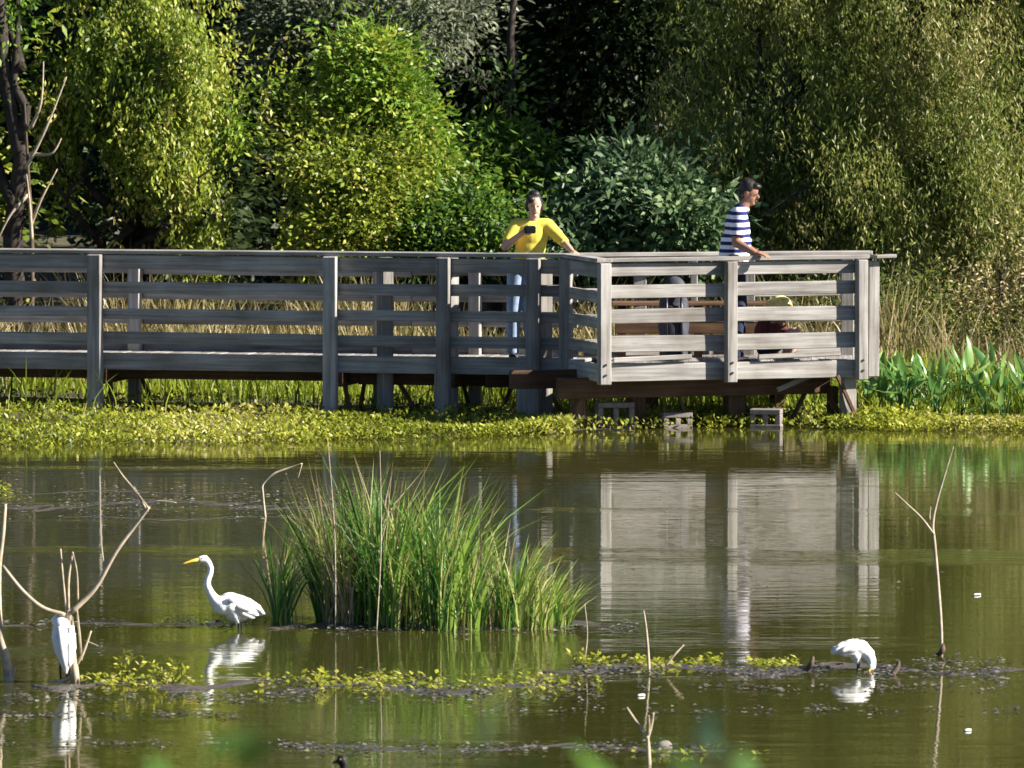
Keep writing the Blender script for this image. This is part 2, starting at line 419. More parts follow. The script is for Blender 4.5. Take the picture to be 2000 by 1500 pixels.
# platform legs and braces
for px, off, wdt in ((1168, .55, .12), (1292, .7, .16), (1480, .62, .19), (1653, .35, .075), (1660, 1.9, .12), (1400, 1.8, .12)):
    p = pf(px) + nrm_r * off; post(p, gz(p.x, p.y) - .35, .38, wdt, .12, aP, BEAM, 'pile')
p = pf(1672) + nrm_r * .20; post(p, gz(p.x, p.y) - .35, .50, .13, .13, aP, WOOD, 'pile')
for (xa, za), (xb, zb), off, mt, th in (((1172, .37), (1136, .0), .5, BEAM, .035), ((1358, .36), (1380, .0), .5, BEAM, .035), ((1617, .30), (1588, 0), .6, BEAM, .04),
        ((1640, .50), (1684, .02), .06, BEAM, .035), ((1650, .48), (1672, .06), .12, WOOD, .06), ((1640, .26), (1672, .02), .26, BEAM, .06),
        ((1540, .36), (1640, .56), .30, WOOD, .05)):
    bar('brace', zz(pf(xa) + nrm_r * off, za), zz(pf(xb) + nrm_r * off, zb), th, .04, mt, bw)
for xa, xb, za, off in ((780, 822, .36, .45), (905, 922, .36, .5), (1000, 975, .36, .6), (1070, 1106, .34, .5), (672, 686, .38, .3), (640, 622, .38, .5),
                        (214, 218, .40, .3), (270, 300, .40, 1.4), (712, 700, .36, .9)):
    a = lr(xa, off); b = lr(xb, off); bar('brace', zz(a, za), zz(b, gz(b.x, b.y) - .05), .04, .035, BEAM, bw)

# concrete blocks under the platform
def block(px, D, z, wdt, hgt, rz, label):
    p = Vector((X(px, D), D, z)); t = thing('concrete_block', label, 'concrete block', p, rz, 'concrete blocks under the platform')
    M0 = WM[t.name]; dp = .19
    def piece(n, x0, x1, z0, z1, y0=0, y1=dp):
        bm = bmesh.new(); bmesh.ops.create_cube(bm, size=1)
        for v in bm.verts: v.co = Vector((x0 + (v.co.x + .5) * (x1 - x0), y0 + (v.co.y + .5) * (y1 - y0), z0 + (v.co.z + .5) * (z1 - z0)))
        bmesh.ops.bevel(bm, geom=bm.edges[:], offset=.006, segments=1, affect='EDGES')
        me = bpy.data.meshes.new(n); bm.to_mesh(me); bm.free(); link(n, me, CONC, t, M0.copy())
    e = .052; h = wdt / 2
    piece('face_shell', -h, h, 0, e); piece('face_shell', -h, h, hgt - e, hgt)
    for c in (-h + e / 2, 0, h - e / 2): piece('web', c - e / 2, c + e / 2, e + .001, hgt - e - .001, .004, dp - .004)
pbk = pf(1205) + nrm_r * .45
block(1204, 74.62, -.02, .36, .27, R(8), 'large dark concrete block in the shade under the platform')
block(1325, 74.66, -.02, .29, .17, R(12), 'pale concrete block half sunk beneath the middle platform pile')
block(1495, 74.68, -.02, .30, .20, R(-10), 'grey concrete block at the foot of the wide brown pile')

# ------------------------------------------------------------------ bodies: capsules and ellipsoids fused by a voxel remesh
def cap_geo(bm, p0, r0, p1, r1, flat=False):
    p0 = Vector(p0); p1 = Vector(p1); d = p1 - p0; L = d.length
    q = d.to_track_quat('Z', 'Y').to_matrix().to_4x4() if L > 1e-6 else Matrix.Identity(4)
    if L > 1e-6:
        bmesh.ops.create_cone(bm, cap_ends=True, segments=16, radius1=r0, radius2=r1, depth=L, matrix=Matrix.Translation((p0 + p1) / 2) @ q)
    if not flat:
        bmesh.ops.create_uvsphere(bm, u_segments=16, v_segments=10, radius=r0, matrix=Matrix.Translation(p0) @ q)
        bmesh.ops.create_uvsphere(bm, u_segments=16, v_segments=10, radius=r1, matrix=Matrix.Translation(p1) @ q)

def fused(name, parts, voxel, mat, parent, M, smooth=4):
    bm = bmesh.new()
    for p in parts:
        if p[0] == 'e':
            _, c, r, rot = (*p, None)[:4] if len(p) < 4 else p
            Mx = Matrix.Translation(c) @ (rot if rot else Matrix.Identity(4)) @ Matrix.Diagonal((*r, 1))
            bmesh.ops.create_uvsphere(bm, u_segments=20, v_segments=14, radius=1, matrix=Mx)
        elif p[0] == 'ch':
            for (a, ra), (b, rb) in zip(p[1][:-1], p[1][1:]): cap_geo(bm, a, ra, b, rb)
        elif p[0] == 'f': cap_geo(bm, p[1], p[2], p[3], p[4], True)
    me = bpy.data.meshes.new(name); bm.to_mesh(me); bm.free()
    tmp = bpy.data.objects.new('tmp', me); C.link(tmp)
    r = tmp.modifiers.new('r', 'REMESH'); r.mode = 'VOXEL'; r.voxel_size = voxel; r.use_smooth_shade = True
    if smooth:
        sm = tmp.modifiers.new('s', 'SMOOTH'); sm.iterations = smooth; sm.factor = .5
    dg = bpy.context.evaluated_depsgraph_get(); m2 = bpy.data.meshes.new_from_object(tmp.evaluated_get(dg))
    bpy.data.objects.remove(tmp); bpy.data.meshes.remove(me); m2.name = name
    m2.polygons.foreach_set('use_smooth', [True] * len(m2.polygons)); m2.materials.clear()
    return link(name, m2, mat, parent, M.copy())

def ball(name, c, r, mat, parent, M):
    bm = bmesh.new(); bmesh.ops.create_uvsphere(bm, u_segments=14, v_segments=10, radius=1, matrix=Matrix.Translation(c) @ Matrix.Diagonal((*r, 1)))
    me = bpy.data.meshes.new(name); bm.to_mesh(me); bm.free(); me.polygons.foreach_set('use_smooth', [True] * len(me.polygons))
    return link(name, me, mat, parent, M.copy())

SKIN = plain('skin', (.52, .31, .22), .5, .35, .1, 6); SKIN2 = plain('tan_skin', (.30, .155, .10), .5, .35, .1, 6)
HAIR = plain('dark_hair', (.018, .012, .010), .45, .4, .4, 40); BLOND = plain('straw_hat', (.80, .66, .25), .8, .2, .2, 40)
YELLOW = plain('yellow_cotton', (.74, .60, .09), .85, .2, .1, 9); DENIM = plain('light_denim', (.32, .42, .60), .85, .2, .18, 30)
NAVY = plain('navy_cotton', (.02, .025, .05), .85, .2, .2, 30); BLACK = plain('black_plastic', (.012, .012, .014), .35, .5, .2, 20)
LIP = plain('lip', (.35, .10, .09), .5, .3, .1); EYE = plain('eye', (.02, .015, .012), .2, .5, .1); MAROON = plain('maroon_cloth', (.10, .03, .03), .85, .2, .2, 20)
SHOE = plain('shoe', (.05, .045, .045), .6, .3, .2)
def stripes():
    m, t, b, out = newmat('striped_cotton')
    tc = t.nodes.new('ShaderNodeTexCoord'); sp = t.nodes.new('ShaderNodeSeparateXYZ'); t.links.new(tc.outputs['Object'], sp.inputs[0])
    a = t.nodes.new('ShaderNodeMath'); a.operation = 'MULTIPLY'; a.inputs[1].default_value = 1 / .074; t.links.new(sp.outputs[2], a.inputs[0])
    fr = t.nodes.new('ShaderNodeMath'); fr.operation = 'FRACT'; t.links.new(a.outputs[0], fr.inputs[0])
    r = ramp(t, [(.0, (.82, .82, .84)), (.47, (.82, .82, .84)), (.53, (.02, .025, .13)), (.95, (.02, .025, .13)), (1, (.82, .82, .84))])
    t.links.new(fr.outputs[0], r.inputs[0]); t.links.new(r.outputs[0], b.inputs['Base Color']); b.inputs['Roughness'].default_value = .85
    b.inputs['Specular IOR Level'].default_value = .2; return m
STRIPE = stripes()

def frame(f, upv=(0, 0, 1)):
    """rotation whose -Y looks along f"""
    f = Vector(f).normalized(); y = -f; x = Vector(upv).cross(y) * -1; x = y.cross(Vector(upv)).normalized(); z = x.cross(y)
    return Matrix((x, y, z)).transposed().to_4x4()

def hand_parts(wrist, dirv, palm_n, curl=.5, s=1.0, flip=1):
    """palm + four unequal curled fingers + thumb leaving the side of the palm"""
    d = Vector(dirv).normalized(); n = Vector(palm_n); n = (n - d * n.dot(d)).normalized(); sd = d.cross(n) * flip; wv = Vector(wrist)
    out = [('ch', [(wv, .022 * s), (wv + d * .045 * s, .026 * s)])]
    for k in (-1.5, -.5, .5, 1.5): out.append(('ch', [(wv + d * .02 * s + sd * .010 * k * s, .014 * s), (wv + d * .085 * s + sd * .018 * k * s, .011 * s)]))
    for k, ln in ((-1.5, .062), (-.5, .078), (.5, .084), (1.5, .074)):
        b = wv + d * .085 * s + sd * .019 * k * s; L = ln * s
        m = b + (d * math.cos(curl * .7) + n * math.sin(curl * .7)) * L * .5
        e = m + (d * math.cos(curl * 1.7) + n * math.sin(curl * 1.7)) * L * .5
        out.append(('ch', [(b, .0098 * s), (m, .009 * s), (e, .0075 * s)]))
    tb = wv + d * .03 * s + sd * .024 * s; tm = tb + (d * .6 + sd * .75 + n * .25).normalized() * .035 * s; te = tm + (d * .95 + sd * .15 + n * .3).normalized() * .032 * s
    out.append(('ch', [(tb, .013 * s), (tm, .0115 * s), (te, .009 * s)]))
    return out

def head_parts(c, fr, s=1.0):
    c = Vector(c); T = lambda x, y, z: c + (fr @ Vector((x * s, y * s, z * s)))
    return [('e', c + (fr @ Vector((0, .012, .02))) * s, (.073 * s, .092 * s, .092 * s), fr),
            ('e', T(0, -.022, -.045), (.055 * s, .062 * s, .068 * s), fr),
            ('e', T(0, -.092, -.012), (.012 * s, .022 * s, .024 * s), fr),
            ('e', T(0, -.07, -.088), (.026 * s, .022 * s, .022 * s), fr),
            ('e', T(.073, .012, -.008), (.010 * s, .020 * s, .030 * s), fr), ('e', T(-.073, .012, -.008), (.010 * s, .020 * s, .030 * s), fr)]

def face_bits(c, fr, parent, M, s=1.0):
    c = Vector(c); T = lambda x, y, z: c + (fr @ Vector((x * s, y * s, z * s)))
    for sx in (-1, 1): ball('eye', T(.030 * sx, -.079, .010), (.011 * s, .006 * s, .006 * s), EYE, parent, M)
    ball('mouth', T(0, -.084, -.056), (.021 * s, .006 * s, .007 * s), LIP, parent, M)

def hair_cap(name, c, fr, parent, M, mat, extra=(), s=1.0):
    c = Vector(c); T = lambda x, y, z: c + (fr @ Vector((x * s, y * s, z * s)))
    return fused(name, [('e', T(0, .028, .035), (.083 * s, .092 * s, .092 * s), fr), ('e', T(0, .06, -.02), (.072 * s, .06 * s, .075 * s), fr)] + [('e', T(*p), q, fr) for p, q in extra], .007, mat, parent, M, 2)

# woman in yellow, leaning on the corner of the rail
q = lr(1035, .50)
wn = thing('person', 'person in yellow shirt and light blue jeans leaning on the shaded railing', 'person', (q.x, q.y, ZD))
M0 = WM[wn.name] @ Matrix.Translation((0, 0, .10))
hf = frame((.10, -1, -.16))
hc = (.045, -.03, 1.43)
bodyp = head_parts(hc, hf) + [('ch', [((.03, 0, 1.24), .058), ((.042, -.015, 1.35), .052)]),
    ('ch', [((.17, .0, 1.235), .055), ((.31, -.10, 1.10), .041), ((.42, -.375, .985), .027)]),
    ('ch', [((-.13, .0, 1.235), .055), ((-.245, -.10, 1.03), .042), ((-.08, -.22, 1.165), .028)]),
    ('e', (.01, .0, 1.1), (.14, .09, .2)), ('e', (-.05, .02, .84), (.15, .10, .13)),
    ('ch', [((.02, .02, .80), .085), ((.0, -.01, .39), .058), ((.01, .03, -.03), .038)]), ('ch', [((-.13, .02, .80), .085), ((-.16, .0, .39), .058), ((-.17, .03, -.03), .038)])]
bodyp += hand_parts((.42, -.375, .985), (.35, -.8, -.12), (0, 0, -1), .25, .95, -1) + hand_parts((-.08, -.22, 1.165), (.75, -.2, .55), (.3, -.8, .2), .95, .95, 1)
bd = fused('body', bodyp, .0075, SKIN, wn, M0)
face_bits(hc, hf, bd, M0)
hair_cap('hair', hc, hf, wn, M0, HAIR, [((0, .05, .105), (.06, .06, .045)), ((-.04, -.03, .07), (.05, .05, .04)), ((.07, .02, .0), (.02, .04, .07)), ((-.07, .02, .0), (.02, .04, .07))])
fused('shirt', [('e', (.015, .005, 1.13), (.165, .118, .18)), ('e', (.005, .008, 1.02), (.152, .115, .18)), ('e', (-.01, .01, .90), (.162, .125, .16)), ('ch', [((.15, .0, 1.235), .072), ((-.11, .0, 1.235), .072)]),
    ('ch', [((.17, 0, 1.235), .072), ((.27, -.07, 1.14), .062)]), ('f', (.26, -.065, 1.145), .061, (.345, -.19, 1.065), .050),
    ('ch', [((-.13, 0, 1.235), .072), ((-.19, -.05, 1.13), .064)]), ('f', (-.185, -.045, 1.14), .064, (-.225, -.085, 1.07), .058)], .0075, YELLOW, wn, M0, 8)
fused('jeans', [('e', (-.05, .02, .84), (.166, .118, .14)), ('f', (.018, .02, .80), .100, (0, -.01, .39), .072), ('f', (0, -.01, .40), .072, (.01, .03, -.03), .060),
    ('f', (-.128, .02, .80), .100, (-.16, 0, .39), .072), ('f', (-.16, 0, .40), .072, (-.17, .03, -.03), .060)], .009, DENIM, wn, M0, 3)
for sx in (.01, -.17): fused('shoe', [('ch', [((sx, .05, -.06), .042), ((sx, -.09, -.065), .036)])], .01, SHOE, wn, M0, 2)
cm = thing('camera_device', 'small black camera held up against the yellow shirt', 'camera', (q.x + .0, q.y - .285, ZD + 1.265))
MC = WM[cm.name]
bar_o = bpy.data.meshes.new('camera_body'); bm = bmesh.new(); bmesh.ops.create_cube(bm, size=1)
for v in bm.verts: v.co = Vector((v.co.x * .115, v.co.y * .05, v.co.z * .075 + .038))
bmesh.ops.bevel(bm, geom=bm.edges[:], offset=.008, segments=2, affect='EDGES'); bm.to_mesh(bar_o); bm.free(); link('camera_body', bar_o, BLACK, cm, MC.copy())
bm = bmesh.new(); bmesh.ops.create_cone(bm, cap_ends=True, segments=18, radius1=.03, radius2=.033, depth=.09, matrix=Matrix.Translation((0, -.06, .036)) @ Matrix.Rotation(R(90), 4, 'X'))
me = bpy.data.meshes.new('lens'); bm.to_mesh(me); bm.free(); link('lens', me, BLACK, cm, MC.copy())

# man in a striped shirt, looking down to the right
q = Vector((X(1437, 74.98), 74.98, ZD))
mn = thing('person', 'person with short black hair in navy and white striped shirt looking down', 'person', q)
M0 = WM[mn.name] @ Matrix.Translation((0, 0, .10))
hf = frame((1, -.30, -.42)); hc = (.135, -.01, 1.585)
bodyp = head_parts(hc, hf) + [('ch', [((.045, 0, 1.40), .066), ((.11, 0, 1.50), .056)]),
    ('ch', [((.03, -.17, 1.36), .062), ((.0, -.235, 1.10), .046), ((.175, -.40, 1.005), .030)]), ('ch', [((.03, .17, 1.36), .062), ((.03, .22, 1.10), .046), ((.20, .12, .99), .030)]),
    ('e', (.02, 0, 1.2), (.105, .16, .24)), ('e', (-.02, 0, .94), (.11, .15, .13)),
    ('ch', [((-.01, -.08, .9), .092), ((.02, -.09, .44), .064), ((-.02, -.10, -.02), .042)]), ('ch', [((-.01, .08, .9), .092), ((.04, .09, .44), .064), ((.02, .10, -.02), .042)])]
bodyp += hand_parts((.175, -.40, 1.005), (.85, -.45, -.12), (0, 0, -1), .3, 1, 1) + hand_parts((.20, .12, .99), (.9, -.2, -.1), (0, 0, -1), .4, 1, -1)
bd = fused('body', bodyp, .0075, SKIN2, mn, M0); face_bits(hc, hf, bd, M0)
hair_cap('hair', hc, hf, mn, M0, HAIR, [((0, -.045, .088), (.058, .048, .028)), ((0, .05, .07), (.075, .07, .06))])
fused('shirt', [('e', (.015, 0, 1.20), (.128, .185, .25)), ('f', (-.025, 0, .90), .150, (.01, 0, 1.15), .150), ('ch', [((.03, -.15, 1.36), .082), ((.03, .15, 1.36), .082)]), ('ch', [((.04, 0, 1.40), .078), ((.06, 0, 1.42), .074)]),
    ('ch', [((.03, -.17, 1.36), .082), ((.02, -.195, 1.26), .078)]), ('f', (.02, -.195, 1.27), .078, (.006, -.222, 1.155), .070), ('ch', [((.03, .17, 1.36), .08), ((.03, .20, 1.2), .07)])], .0075, STRIPE, mn, M0, 3)
fused('trousers', [('e', (-.02, 0, .93), (.128, .165, .14)), ('f', (-.01, -.08, .9), .108, (.02, -.09, .44), .08), ('f', (.02, -.09, .45), .08, (-.02, -.1, -.02), .066),
    ('f', (-.01, .08, .9), .108, (.04, .09, .44), .08), ('f', (.04, .09, .45), .08, (.02, .1, -.02), .066)], .009, NAVY, mn, M0, 3)
for sy in (-.10, .10): fused('shoe', [('ch', [((-.05, sy, -.055), .045), ((.11, sy, -.062), .038)])], .01, SHOE, mn, M0, 2)

# small person crouching behind the platform rails
q = Vector((X(1520, 75.35), 75.35, ZD))
ch = thing('person', 'small crouching person in maroon with a straw coloured hat behind the platform rails', 'person', q)
M0 = WM[ch.name] @ Matrix.Diagonal((1.2, 1.2, 1.2, 1)); hf = frame((.75, -.6, -.6)); hc = (.02, -.06, .42)
bodyp = head_parts(hc, hf, .9) + [('ch', [((-.04, .0, .30), .05), ((.0, -.03, .36), .045)]), ('e', (-.08, .04, .22), (.10, .10, .15)),
    ('ch', [((-.03, -.11, .28), .04), ((.02, -.17, .20), .032), ((.07, -.20, .235), .024)]), ('ch', [((.02, .06, .28), .04), ((.10, .02, .22), .032), ((.15, -.10, .24), .024)]),
    ('ch', [((-.10, -.02, .12), .065), ((.10, -.12, .24), .05), ((.06, -.12, .05), .036)]), ('ch', [((-.08, .10, .12), .065), ((.14, .04, .24), .05), ((.10, .05, .05), .036)])]
bodyp += hand_parts((.07, -.20, .235), (.6, -.4, -.5), (-.3, 0, -1), .6, .8, 1) + hand_parts((.15, -.10, .24), (.5, -.6, -.3), (-.3, 0, -1), .6, .8, -1)
bd = fused('body', bodyp, .0075, SKIN, ch, M0); face_bits(hc, hf, bd, M0, .9)
T = lambda x, y, z: Vector(hc) + (hf @ Vector((x, y, z)))
fused('hat', [('e', T(0, .02, .05), (.088, .095, .078), hf), ('e', T(0, .01, .03), (.125, .135, .012), hf), ('e', T(0, .10, -.02), (.085, .05, .09), hf)], .007, BLOND, ch, M0, 2)
fused('jacket', [('e', (-.08, .04, .22), (.118, .118, .165)), ('ch', [((-.03, -.11, .28), .052), ((.0, -.15, .23), .046)]), ('ch', [((.02, .06, .28), .052), ((.07, .03, .24), .046)])], .008, MAROON, ch, M0, 3)
fused('shorts', [('ch', [((-.10, -.02, .12), .078), ((.05, -.095, .21), .066)]), ('ch', [((-.08, .10, .12), .078), ((.08, .06, .21), .066)])], .008, NAVY, ch, M0, 2)

# bench and backpack on the platform
bq = Vector((X(1195, 76.3), 76.3, ZD)); be = Vector((X(1535, 76.35), 76.35, ZD))
bn = thing('bench', 'low reddish brown wooden bench at the back of the platform', 'bench', (bq + be) / 2)
for k in range(3): bar('seat_slat', (bq.x, bq.y + .14 * k, ZD + .535), (be.x, be.y + .14 * k, ZD + .535), .035, .128, BEAM, bn)
for k in range(3): bar('front_board', (bq.x + .03, bq.y + .012, ZD + .17 + .128 * k), (be.x - .03, be.y + .012, ZD + .17 + .128 * k), .12, .03, BEAM, bn)
for t in (.06, .5, .94):
    e = bq.lerp(be, t)
    for dy in (.08, .36): bar('leg', (e.x, e.y + dy, ZD + .003), (e.x, e.y + dy, ZD + .514), .08, .06, BEAM, bn, up=(1, 0, 0))
bp_ = Vector((X(1316, 75.75), 75.75, ZD))
bk = thing('backpack', 'dark slate backpack standing in front of the bench', 'backpack', bp_); M0 = WM[bk.name] @ Matrix.Diagonal((1.05, 1, 1.1, 1))
SLATE = plain('slate_nylon', (.045, .047, .065), .7, .3, .3, 14)
fused('bag', [('e', (0, .0, .38), (.15, .10, .36)), ('f', (0, 0, .01), .135, (0, 0, .5), .14), ('e', (.01, 0, .64), (.11, .09, .12))], .012, SLATE, bk, M0, 4)
fused('pocket', [('e', (0, -.13, .25), (.11, .05, .16))], .01, SLATE, bk, M0, 3)
for sx in (-.07, .07): link('strap', tubes('strap', [([(sx, -.10, .62), (sx, -.17, .45), (sx, -.18, .25), (sx, -.13, .06)], [.014] * 4)]), BLACK, bk, M0.copy())

# ------------------------------------------------------------------ egrets
WHITE = plain('white_plumage', (.80, .80, .79), .75, .2, .05, 18, .004); BILL = plain('yellow_bill', (.62, .40, .05), .4, .4, .1); BLEG = plain('black_leg', (.03, .03, .028), .5, .4, .2)
def wing(name, pts, parent, M):
    """layered feathers over the flank: pts = list of (root, tip, width, y)"""
    V = []; Fc = []
    for (rx, rz), (tx, tz), wd, y in pts:
        n = len(V); d = Vector((tx - rx, 0, tz - rz)); L = d.length; d.normalize(); s = Vector((-d.z, 0, d.x))
        for t, ww, yo in ((0, .5, .0), (.45, 1, .006), (.85, .7, .004), (1, .08, 0)):
            for k, sg in ((0, -1), (1, 0), (2, 1)):
                p = Vector((rx, y, rz)) + d * L * t + s * wd * .5 * ww * sg; p.y -= (yo + (.005 if k == 1 else 0)) * (1 if y < 0 else -1); V.append(p)
        for j in range(3):
            for k in range(2): a = n + j * 3 + k; Fc.append((a, a + 1, a + 4, a + 3))
    me = mesh(name, V, Fc, True); o = link(name, me, WHITE, parent, M.copy())
    md = o.modifiers.new('thick', 'SOLIDIFY'); md.thickness = .004; return o

D = DW(1227); q = P(460, 1227, D)
eg = thing('egret', 'white egret with long neck raised wading beside the small grass tuft', 'egret', (q.x, D, 0), R(24)); M0 = WM[eg.name] @ Matrix.Diagonal((.95, .95, .95, 1))
nk = [((-.268, 0, .503), .024), ((-.236, 0, .506), .027), ((-.208, 0, .478), .0235), ((-.190, 0, .435), .0225), ((-.196, 0, .395), .0225), ((-.214, 0, .355), .0235), ((-.218, 0, .312), .026), ((-.196, 0, .262), .031), ((-.165, 0, .215), .040), ((-.12, 0, .175), .056)]
bd = fused('body', [('ch', nk), ('ch', [((-.105, 0, .165), .066), ((-.045, 0, .175), .086), ((.04, 0, .155), .080), ((.12, 0, .125), .052), ((.20, 0, .098), .016)]), ('ch', [((-.01, 0, .12), .07), ((.05, 0, .10), .05)]),
    ('ch', [((-.02, -.035, .09), .030), ((.0, -.035, .05), .016)]), ('ch', [((.03, .035, .09), .030), ((.05, .035, .05), .016)])], .006, WHITE, eg, M0, 5)
link('bill', tubes('bill', [([(-.28, 0, .503), (-.33, 0, .494), (-.385, 0, .480), (-.418, 0, .470)], [.014, .011, .006, .0015])], 10), BILL, bd, M0.copy())
for y in (-.022, .022): ball('eye', (-.268, y, .510), (.005, .003, .005), EYE, bd, M0)
for x, y in ((.0, -.035), (.05, .035)): link('leg', tubes('leg', [([(x, y, .09), (x + .012, y, .03), (x + .004, y, -.12)], [.010, .008, .007])]), BLEG, eg, M0.copy())
for y in (-.062, .062):
    wing('wing', [((-.09, .215), (.10, .135), .085, y * 1.18), ((-.06, .185), (.15, .095), .07, y * 1.1), ((-.04, .15), (.12, .075), .055, y * 1.05), ((-.02, .235), (.19, .125), .065, y * .72), ((.02, .215), (.215, .098), .05, y * .45)], eg, M0)

D = DW(1308); q = P(1663, 1308, D)
eg = thing('egret', 'white egret hunched with head down feeding on the weedy mud bar', 'egret', (q.x, D, 0), R(15)); M0 = WM[eg.name] @ Matrix.Diagonal((.95, .95, .95, 1))
bd = fused('body', [('ch', [((-.135, 0, .118), .012), ((-.08, 0, .14), .038), ((-.01, .0, .148), .058), ((.06, -.01, .138), .064), ((.105, -.03, .105), .048)]), ('ch', [((.105, -.03, .105), .046), ((.122, -.06, .065), .032), ((.118, -.10, .030), .022), ((.10, -.13, .022), .020)]),
    ('ch', [((.02, -.03, .10), .04), ((.03, -.03, .05), .016)]), ('ch', [((.05, .03, .10), .04), ((.06, .03, .05), .016)])], .006, WHITE, eg, M0, 4)
link('bill', tubes('bill', [([(.095, -.142, .018), (.07, -.18, .006), (.055, -.21, -.01)], [.011, .007, .002])], 9), BILL, bd, M0.copy())
for x, y in ((.03, -.03), (.06, .03)): link('leg', tubes('leg', [([(x, y, .08), (x + .006, y, .03), (x, y, -.10)], [.009, .008, .007])]), BLEG, eg, M0.copy())
for y in (-.052, .052): wing('wing', [((.07, .185), (-.10, .125), .075, y * 1.1), ((.07, .15), (-.09, .105), .06, y), ((.03, .195), (-.14, .125), .05, y * .6)], eg, M0)

D = DW(1330); q = P(128, 1330, D)
eg = thing('egret', 'white egret seen from behind perched on the dead branch stump', 'egret', (q.x, D - .09, 0), R(22)); M0 = WM[eg.name] @ Matrix.Diagonal((.95, .95, .95, 1))
bd = fused('body', [('ch', [((-.022, 0, .375), .058), ((-.012, 0, .30), .076), ((.0, 0, .22), .070), ((.004, -.005, .14), .042), ((.006, -.012, .065), .012)]), ('ch', [((-.018, .03, .38), .05), ((-.03, .06, .41), .036), ((-.035, .09, .405), .028)]), ('e', (-.005, .02, .30), (.062, .055, .10))], .006, WHITE, eg, M0, 4)
link('bill', tubes('bill', [([(-.037, .11, .40), (-.05, .16, .385), (-.06, .20, .37)], [.011, .007, .002])], 9), BILL, bd, M0.copy())
for x in (-.02, .022): link('leg', tubes('leg', [([(x, .03, .22), (x, .035, .12), (x, .02, .02)], [.010, .008, .007])]), BLEG, eg, M0.copy())
for sx in (-1, 1): wing('wing', [((sx * .04 - .012, .38), (sx * .012, .10), .066, -.060), ((sx * .055 - .01, .33), (sx * .02, .12), .055, -.046)], eg, M0)

# dark water bird at the near edge
D = DW(1545); q = P(690, 1545, D)
wb = thing('waterbird', 'small black waterbird swimming with only head and neck raised', 'bird', (q.x, D, 0)); M0 = WM[wb.name]
BLK = plain('black_plumage', (.012, .011, .012), .6, .3, .3, 20); DBILL = plain('dark_bill', (.06, .03, .02), .4, .4, .1)
bd = fused('body', [('ch', [((-.06, 0, .0), .055), ((.06, 0, .01), .06), ((.15, 0, .02), .02)]), ('ch', [((-.07, 0, .02), .038), ((-.055, 0, .09), .024), ((-.05, 0, .15), .023), ((-.062, 0, .168), .030)])], .006, BLK, wb, M0, 3)
link('bill', tubes('bill', [([(-.082, 0, .163), (-.115, 0, .152)], [.012, .003])], 8), DBILL, bd, M0.copy())
for y in (-.027, .027): ball('eye', (-.07, y, .176), (.004, .003, .004), BILL, bd, M0)

# ------------------------------------------------------------------ marsh grass clumps in the water
def clump(name, label, xr, py, prof, n, nstraw, spread=.25, grp='grass clumps in the water', tmean=.5):
    D0 = DW(py); base = P((xr[0] + xr[1]) / 2, py, D0); back = lambda p: .55 * np.clip((800 - p) / 200, 0, 1) if xr[1] > 700 else 0; t = thing(name, label, 'grass clump', (base.x, D0, 0), 0, grp); Mi = Matrix.Identity(4)
    tc = rng.uniform(xr[0], xr[1], max(6, n // 55)); tn = rng.normal(0, 1, len(tc)); kk = rng.integers(0, len(tc), n); px = np.clip(tc[kk] + rng.normal(0, (xr[1] - xr[0]) * .022, n), xr[0] - 12, xr[1] + 12); dep = rng.uniform(-.45, .45, n) * np.sqrt(np.clip(1 - ((px - (xr[0] + xr[1]) / 2) / (.52 * (xr[1] - xr[0]))) ** 2, .05, 1)) + back(px)
    b = np.stack([X(px, D0 + dep), D0 + dep, np.full(n, -.03)], 1)
    h = np.interp(px, [p[0] for p in prof], [p[1] for p in prof]) * np.clip(rng.uniform(.30, 1.08, n) + .13 * tn[kk], .2, 1.15)
    ln = np.stack([rng.normal(.05, spread, n) * h + .12 * tn[kk] * h + (px - (xr[0] + xr[1]) / 2) / (xr[1] - xr[0]) * .25 * h, rng.normal(0, spread, n) * h], 1)
    ti = np.clip(tmean + .10 * tn[kk] + .15 * np.sin(px * .05) + rng.normal(0, .2, n) + (px - xr[0]) / (xr[1] - xr[0]) * .28 - .1, 0, 1)
    link('green_blades', blade_mesh('green_blades', b, h, ln, rng.uniform(.3, 1.3, n), rng.uniform(.009, .021, n), ti), F_TUFT, t, Mi)['kind'] = 'stuff'
    m = nstraw; px = rng.uniform(xr[0], xr[1], m); px = np.where(rng.random(m) < .4, xr[0] + rng.random(m) * 60, px); dep = rng.uniform(-.35, .35, m) + back(px)
    b = np.stack([X(px, D0 + dep), D0 + dep, np.full(m, -.03)], 1); h = np.interp(px, [p[0] for p in prof], [p[1] for p in prof]) * rng.uniform(.3, 1.12, m)
    ln = np.stack([rng.normal(.0, spread * 1.2, m) * h, rng.normal(0, spread, m) * h], 1)
    link('dead_blades', blade_mesh('dead_blades', b, h, ln, rng.uniform(.0, 1.2, m), rng.uniform(.006, .014, m), rng.uniform(0, 1, m)), F_STRAW, t, Mi)['kind'] = 'stuff'
    return t
clump('marsh_grass_clump', 'large green marsh grass clump with pale dead stalks standing in the pond', (632, 1100), 1222,
      [(600, .95), (650, 1.08), (730, 1.26), (800, 1.18), (880, 1.06), (950, .80), (1010, .70), (1060, .48), (1110, .32)], 1900, 420, .22, tmean=.55)
clump('marsh_grass_clump', 'small thin grass tuft just behind the wading egret', (532, 562), 1207, [(480, .5), (550, .78), (575, .55)], 75, 26, .20, tmean=.35)

